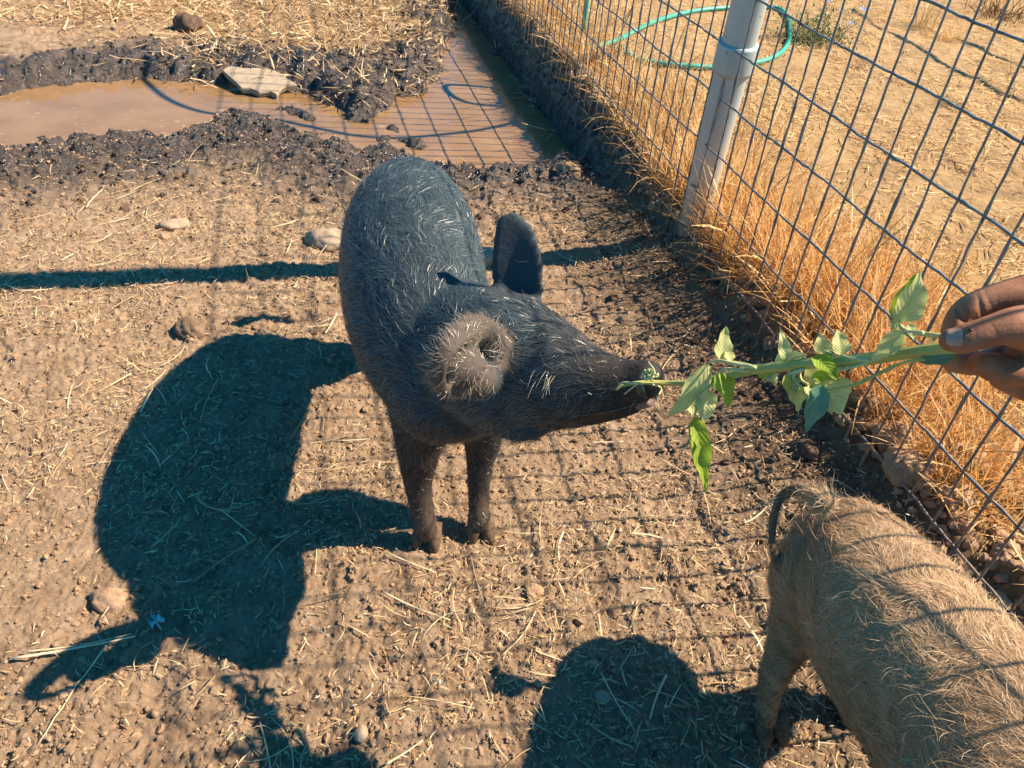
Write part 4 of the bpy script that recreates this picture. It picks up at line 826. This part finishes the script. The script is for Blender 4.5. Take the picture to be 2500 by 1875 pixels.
LF = [
 ((490, 768), (517, 572), 100, m_leaf, dict(curl=-.1, pet=[(690, 808), (600, 785)], flip=True, off=-.004)),
 ((548, 772), (512, 708), 60, m_leaf, dict(flip=True)),
 ((420, 782), (182, 1100), 125, m_leaf, dict(curl=.35, wav=.22, cup=.1, flip=True, off=-.012, pet=[(690, 812), (560, 785), (480, 768)])),
 ((472, 838), (535, 1035), 125, m_leafg, dict(curl=.2, pet=[(640, 830), (520, 815)], off=-.010)),
 ((400, 935), (395, 1128), 110, m_leaf, dict(wav=.3, flip=True, pet=[(520, 870), (450, 900)], off=-.004)),
 ((290, 930), (330, 1090), 90, m_leaf, dict(wav=.3, flip=True, off=.004)),
 ((340, 1092), (405, 1515), 105, m_leafg, dict(wav=.30, curl=.12, cup=.5, off=-.008, pet=[(420, 925), (360, 990)])),
 ((862, 775), (828, 595), 62, m_leaf, dict(flip=True, wav=.25)),
 ((800, 765), (978, 738), 80, m_leaf, dict(flip=True, wav=.2, off=.006)),
 ((850, 790), (800, 760), 70, m_leaf, dict(flip=True, off=.008)),
 ((1070, 735), (1053, 612), 85, m_leaf, dict(flip=True, off=.006, pet=[(1150, 800), (1110, 770)])),
 ((1172, 738), (1148, 590), 95, m_leaf, dict(flip=True, off=-.004, pet=[(1340, 768), (1240, 758)])),
 ((1120, 805), (1082, 700), 60, m_leafd, dict(off=-.006)),
 ((1015, 742), (1160, 888), 95, m_leafg, dict(cup=.4, off=-.014, curl=.2)),
 ((1010, 850), (1155, 880), 100, m_leafg, dict(cup=.1, off=-.008)),
 ((865, 845), (893, 1003), 85, m_leafg, dict(flip=True, off=-.006)),
 ((905, 910), (925, 1055), 100, m_leaf, dict(flip=True, wav=.25, off=-.004, pet=[(960, 820), (880, 850)])),
 ((1068, 905), (968, 1178), 120, m_leafd, dict(curl=.15, cup=.12, off=-.020)),  # leaf in shadow, the shade put into its blue-green colour
 ((1070, 880), (1175, 1075), 210, m_leaf, dict(flip=True, curl=.15, wav=.12, off=-.004, pet=[(1180, 810), (1110, 840)])),
 ((985, 905), (1120, 1080), 170, m_leaf, dict(flip=True, curl=.2, wav=.15, off=.002, pet=[(930, 825), (945, 880)])),
 ((960, 860), (1130, 850), 130, m_leaf, dict(flip=True, off=.010, wav=.2)),
 ((1502, 550), (1622, 262), 165, m_leaf, dict(flip=True, curl=.22, cup=.35, off=-.006, pet=[(1760, 632), (1620, 610), (1530, 590)])),
 ((1478, 540), (1600, 275), 90, m_leafg, dict(curl=.22, cup=.2, off=-.002, twist=-.6)),
 ((1530, 602), (1345, 775), 100, m_leaf, dict(flip=True, curl=.2, off=-.016, pet=[(1640, 612), (1580, 605)])),
 ((1500, 615), (1440, 705), 95, m_leafg, dict(off=-.004)),
 ((1560, 560), (1590, 660), 45, m_leaf, dict(flip=True, wav=.3, off=-.010)),
 ((1500, 560), (1450, 575), 55, m_leaf, dict(flip=True, wav=.3, off=-.008)),
 ((1820, 745), (1595, 775), 90, m_leafd, dict(curl=.1, off=-.002)),
 ((790, 845), (700, 862), 55, m_leafg, dict(off=.002)),
 ((760, 845), (805, 905), 60, m_leaf, dict(flip=True, wav=.3)),
 ((1690, 640), (1700, 660), 40, m_leafd, dict(off=.004)),
]
for b_, t_, w_, mt, kw in LF: leaf(b_, t_, w_, mt, **kw)
for pts_, r in (([(1350, 765), (1260, 800), (1150, 830), (1060, 880)], .0014), ([(1770, 630), (1660, 622), (1560, 600), (1470, 545)], .0022), ([(930, 822), (900, 870), (960, 930)], .0016), ([(880, 840), (890, 890), (930, 945)], .0014), ([(60, 880), (110, 835), (75, 775)], .0013), ([(40, 900), (10, 905), (-60, 960)], .0010), ([(100, 905), (150, 930), (105, 1010)], .0010), ([(30, 900), (-70, 895), (-110, 935)], .0012)):
    P = catmull([pl(x, y, -.004-(.022 if x < 140 else 0)) for x, y in pts_], 7); V, Q, T = tube(P, np.linspace(r, r*.6, len(P)), 8); shift(mesh_np('petiole', V, [Q, T], [m_pet], True), plant)
P = catmull([pl(x, y, -.016) for x, y in ((1070, 943), (1110, 940), (1180, 925), (1280, 895), (1350, 860), (1420, 828), (1500, 790), (1570, 772), (1650, 760))], 8); R = .0009+.0008*np.abs(np.sin(np.linspace(0, 12, len(P))))
V, Q, T = tube(P, R, 8); shift(mesh_np('tendril', V, [Q, T], [m_stem], True), plant)
fc = pl(85, 852, -.022); Vs, Fs = ico()[0]; parts = []
for k in range(70):
    d = nrm(rng.normal(size=3)); parts.append((Vs*rng.uniform(.0009, .0018)+fc+d*np.array([.008, .0055, .0055])*rng.random()**.4, np.zeros((0, 4), int), Fs))
V, F_ = join(parts); shift(mesh_np('flower_cluster', V, F_, [m_pet], False), plant)

# ------------------------------------------------------------------ hand
m_skin, nt, b = mat('skin', rough=.58, spec=.22)
s1 = noise(nt, 40, 6, .65); c1 = ramp(nt, s1, [(.3, (.25, .10, .05)), (.5, (.34, .145, .078)), (.7, (.42, .195, .11))])
nt.links.new(c1, b.inputs['Base Color']); b.inputs['Subsurface Weight'].default_value = .08; b.inputs['Subsurface Scale'].default_value = .004; b.inputs['Subsurface Radius'].default_value = (1, .35, .2)
w_n = N(nt, 'ShaderNodeTexNoise'); w_n.inputs['Scale'].default_value = 420; w_n.inputs['Detail'].default_value = 4; tc = N(nt, 'ShaderNodeTexCoord'); nt.links.new(tc.outputs['Object'], w_n.inputs['Vector'])
pb1 = bump(nt, b, w_n.outputs['Fac'], .4, .0006); bump(nt, b, noise(nt, 110, 4, .7), .3, .001, pb1)
m_nail = simple('nail', [(.3, (.34, .20, .15)), (.7, (.46, .29, .22))], 60, .40, .3)
m_scab = simple('scab', [(.3, (.10, .02, .01)), (.7, (.14, .03, .015))], 60, .6, .3)
m_sleeve = simple('sleeve_cloth', [(.3, (.06, .08, .11)), (.7, (.10, .12, .16))], 200, .9, .1)
person = empty('person', hd(600, 520, .56), 'suntanned hand reaching in from the right, pinching the green plant stem', 'person')
def H_(L): return [(hd(x, y, d), r/1000) for x, y, d, r in L]
fy = (0, 0, 1)
thumb = H_([(412, 548, .552, 8.6), (470, 545, .550, 10.3), (560, 520, .547, 10.8), (660, 490, .545, 11.5), (760, 472, .545, 14), (900, 480, .55, 19)])
index = H_([(415, 560, .582, 8), (425, 500, .584, 9.0), (458, 420, .584, 9.6), (520, 365, .582, 10.6), (620, 320, .580, 10.8), (740, 290, .578, 12), (880, 270, .578, 15)])
middle = H_([(425, 672, .585, 8.6), (500, 680, .590, 9.3), (600, 680, .594, 9.8), (720, 640, .598, 11), (900, 560, .6, 14)])
ring = H_([(570, 670, .572, 6.5), (610, 690, .567, 9.6), (680, 712, .563, 11.2), (770, 730, .562, 11.5), (880, 700, .565, 13), (1000, 650, .57, 15)])
pinky = H_([(700, 770, .580, 8.5), (780, 800, .577, 9.5), (880, 830, .577, 10.5), (1010, 790, .58, 13)])
palm = H_([(860, 420, .578, 18), (960, 480, .575, 26), (1080, 540, .575, 30), (1240, 600, .565, 26)])
palm2 = H_([(880, 620, .575, 17), (980, 640, .575, 24), (1100, 640, .572, 26)])
arm = H_([(1180, 590, .57, 27), (1400, 690, .55, 30), (1800, 860, .50, 36), (2300, 1080, .44, 42), (2700, 1250, .38, 46)])
hand = body_mesh('hand', [(c, fy, (1, 1)) for c in (thumb, index, middle, ring, pinky, palm, palm2, arm)], [], m_skin, .0013, 4, blobs=[])
Vh, Th = surf(hand); bh = BVHTree.FromPolygons([tuple(v) for v in Vh], [tuple(t) for t in Th])
# creases: dent the surface along knuckle lines
def crease(a, b_, depth, amp, wd):
    global Vh
    for t in np.linspace(0, 1, 14):
        q = hd(a[0]+(b_[0]-a[0])*t, a[1]+(b_[1]-a[1])*t, depth); d_ = nrm(q-np.array([0, 0, CAMZ]))
        h = bh.ray_cast((0, 0, CAMZ), tuple(d_))
        if h[0] is None: continue
        r = np.linalg.norm(Vh-np.array(h[0]), axis=1); Vh = Vh+(amp*.22*np.exp(-(r/wd)**2))[:, None]*d_
crease((440, 360), (490, 450), .58, .0022, .0019); crease((560, 280), (590, 400), .58, .0016, .0016); crease((600, 255), (640, 350), .58, .0007, .0012)
crease((800, 590), (833, 520), .55, .001, .0016); crease((735, 660), (750, 720), .56, .0012, .002); crease((640, 440), (680, 520), .55, .0006, .0011); crease((620, 440), (655, 530), .55, .0005, .0009); crease((545, 470), (560, 590), .55, .0004, .0009)
hand.data.vertices.foreach_set('co', Vh.astype(np.float32).ravel()); hand.data.update()
shift(hand, person)
def on_hand(x, y, up_=.0):
    d_ = nrm(hd(x, y, .55)-np.array([0, 0, CAMZ])); h = bh.ray_cast((0, 0, CAMZ), tuple(d_)); return np.array(h[0])-d_*up_, np.array(h[1])
Vn = []; nu, nv = 9, 11
for i in range(nv):
    v = i/(nv-1); x = 385+v*88
    hw = 52*(1-.35*(1-min(1, v*3))**2)*(1-.25*max(0, v-.8)*5*.5)
    for j in range(nu):
        u = -1+2*j/(nu-1); q, n__ = on_hand(x+6*(1-u*u)*(1 if v > .5 else -1), 535+u*hw-v*4, .0007-.0006*abs(u)**3); Vn.append(q)
i = np.arange(nv-1)[:, None]*nu; j = np.arange(nu-1)[None]; Qn = np.stack([i+j, i+j+1, i+nu+j+1, i+nu+j], -1).reshape(-1, 4)
shift(mesh_np('thumb_nail', np.array(Vn), Qn, [m_nail], True), person)
q, n__ = on_hand(523, 490, -.0002); Vs, Fs = ico()[1]; shift(mesh_np('scab', Vs*np.array([.0016, .0016, .0012])+q, Fs, [m_scab], True), person)
V, Q, T = tube(catmull([p for p, r in H_([(1900, 905, .49, 1), (2300, 1080, .44, 1), (2750, 1270, .375, 1)])], 5), [.044]*4+[.048]*4+[.052]*3, 20); shift(mesh_np('sleeve', V, [Q, T], [m_sleeve], True), person)
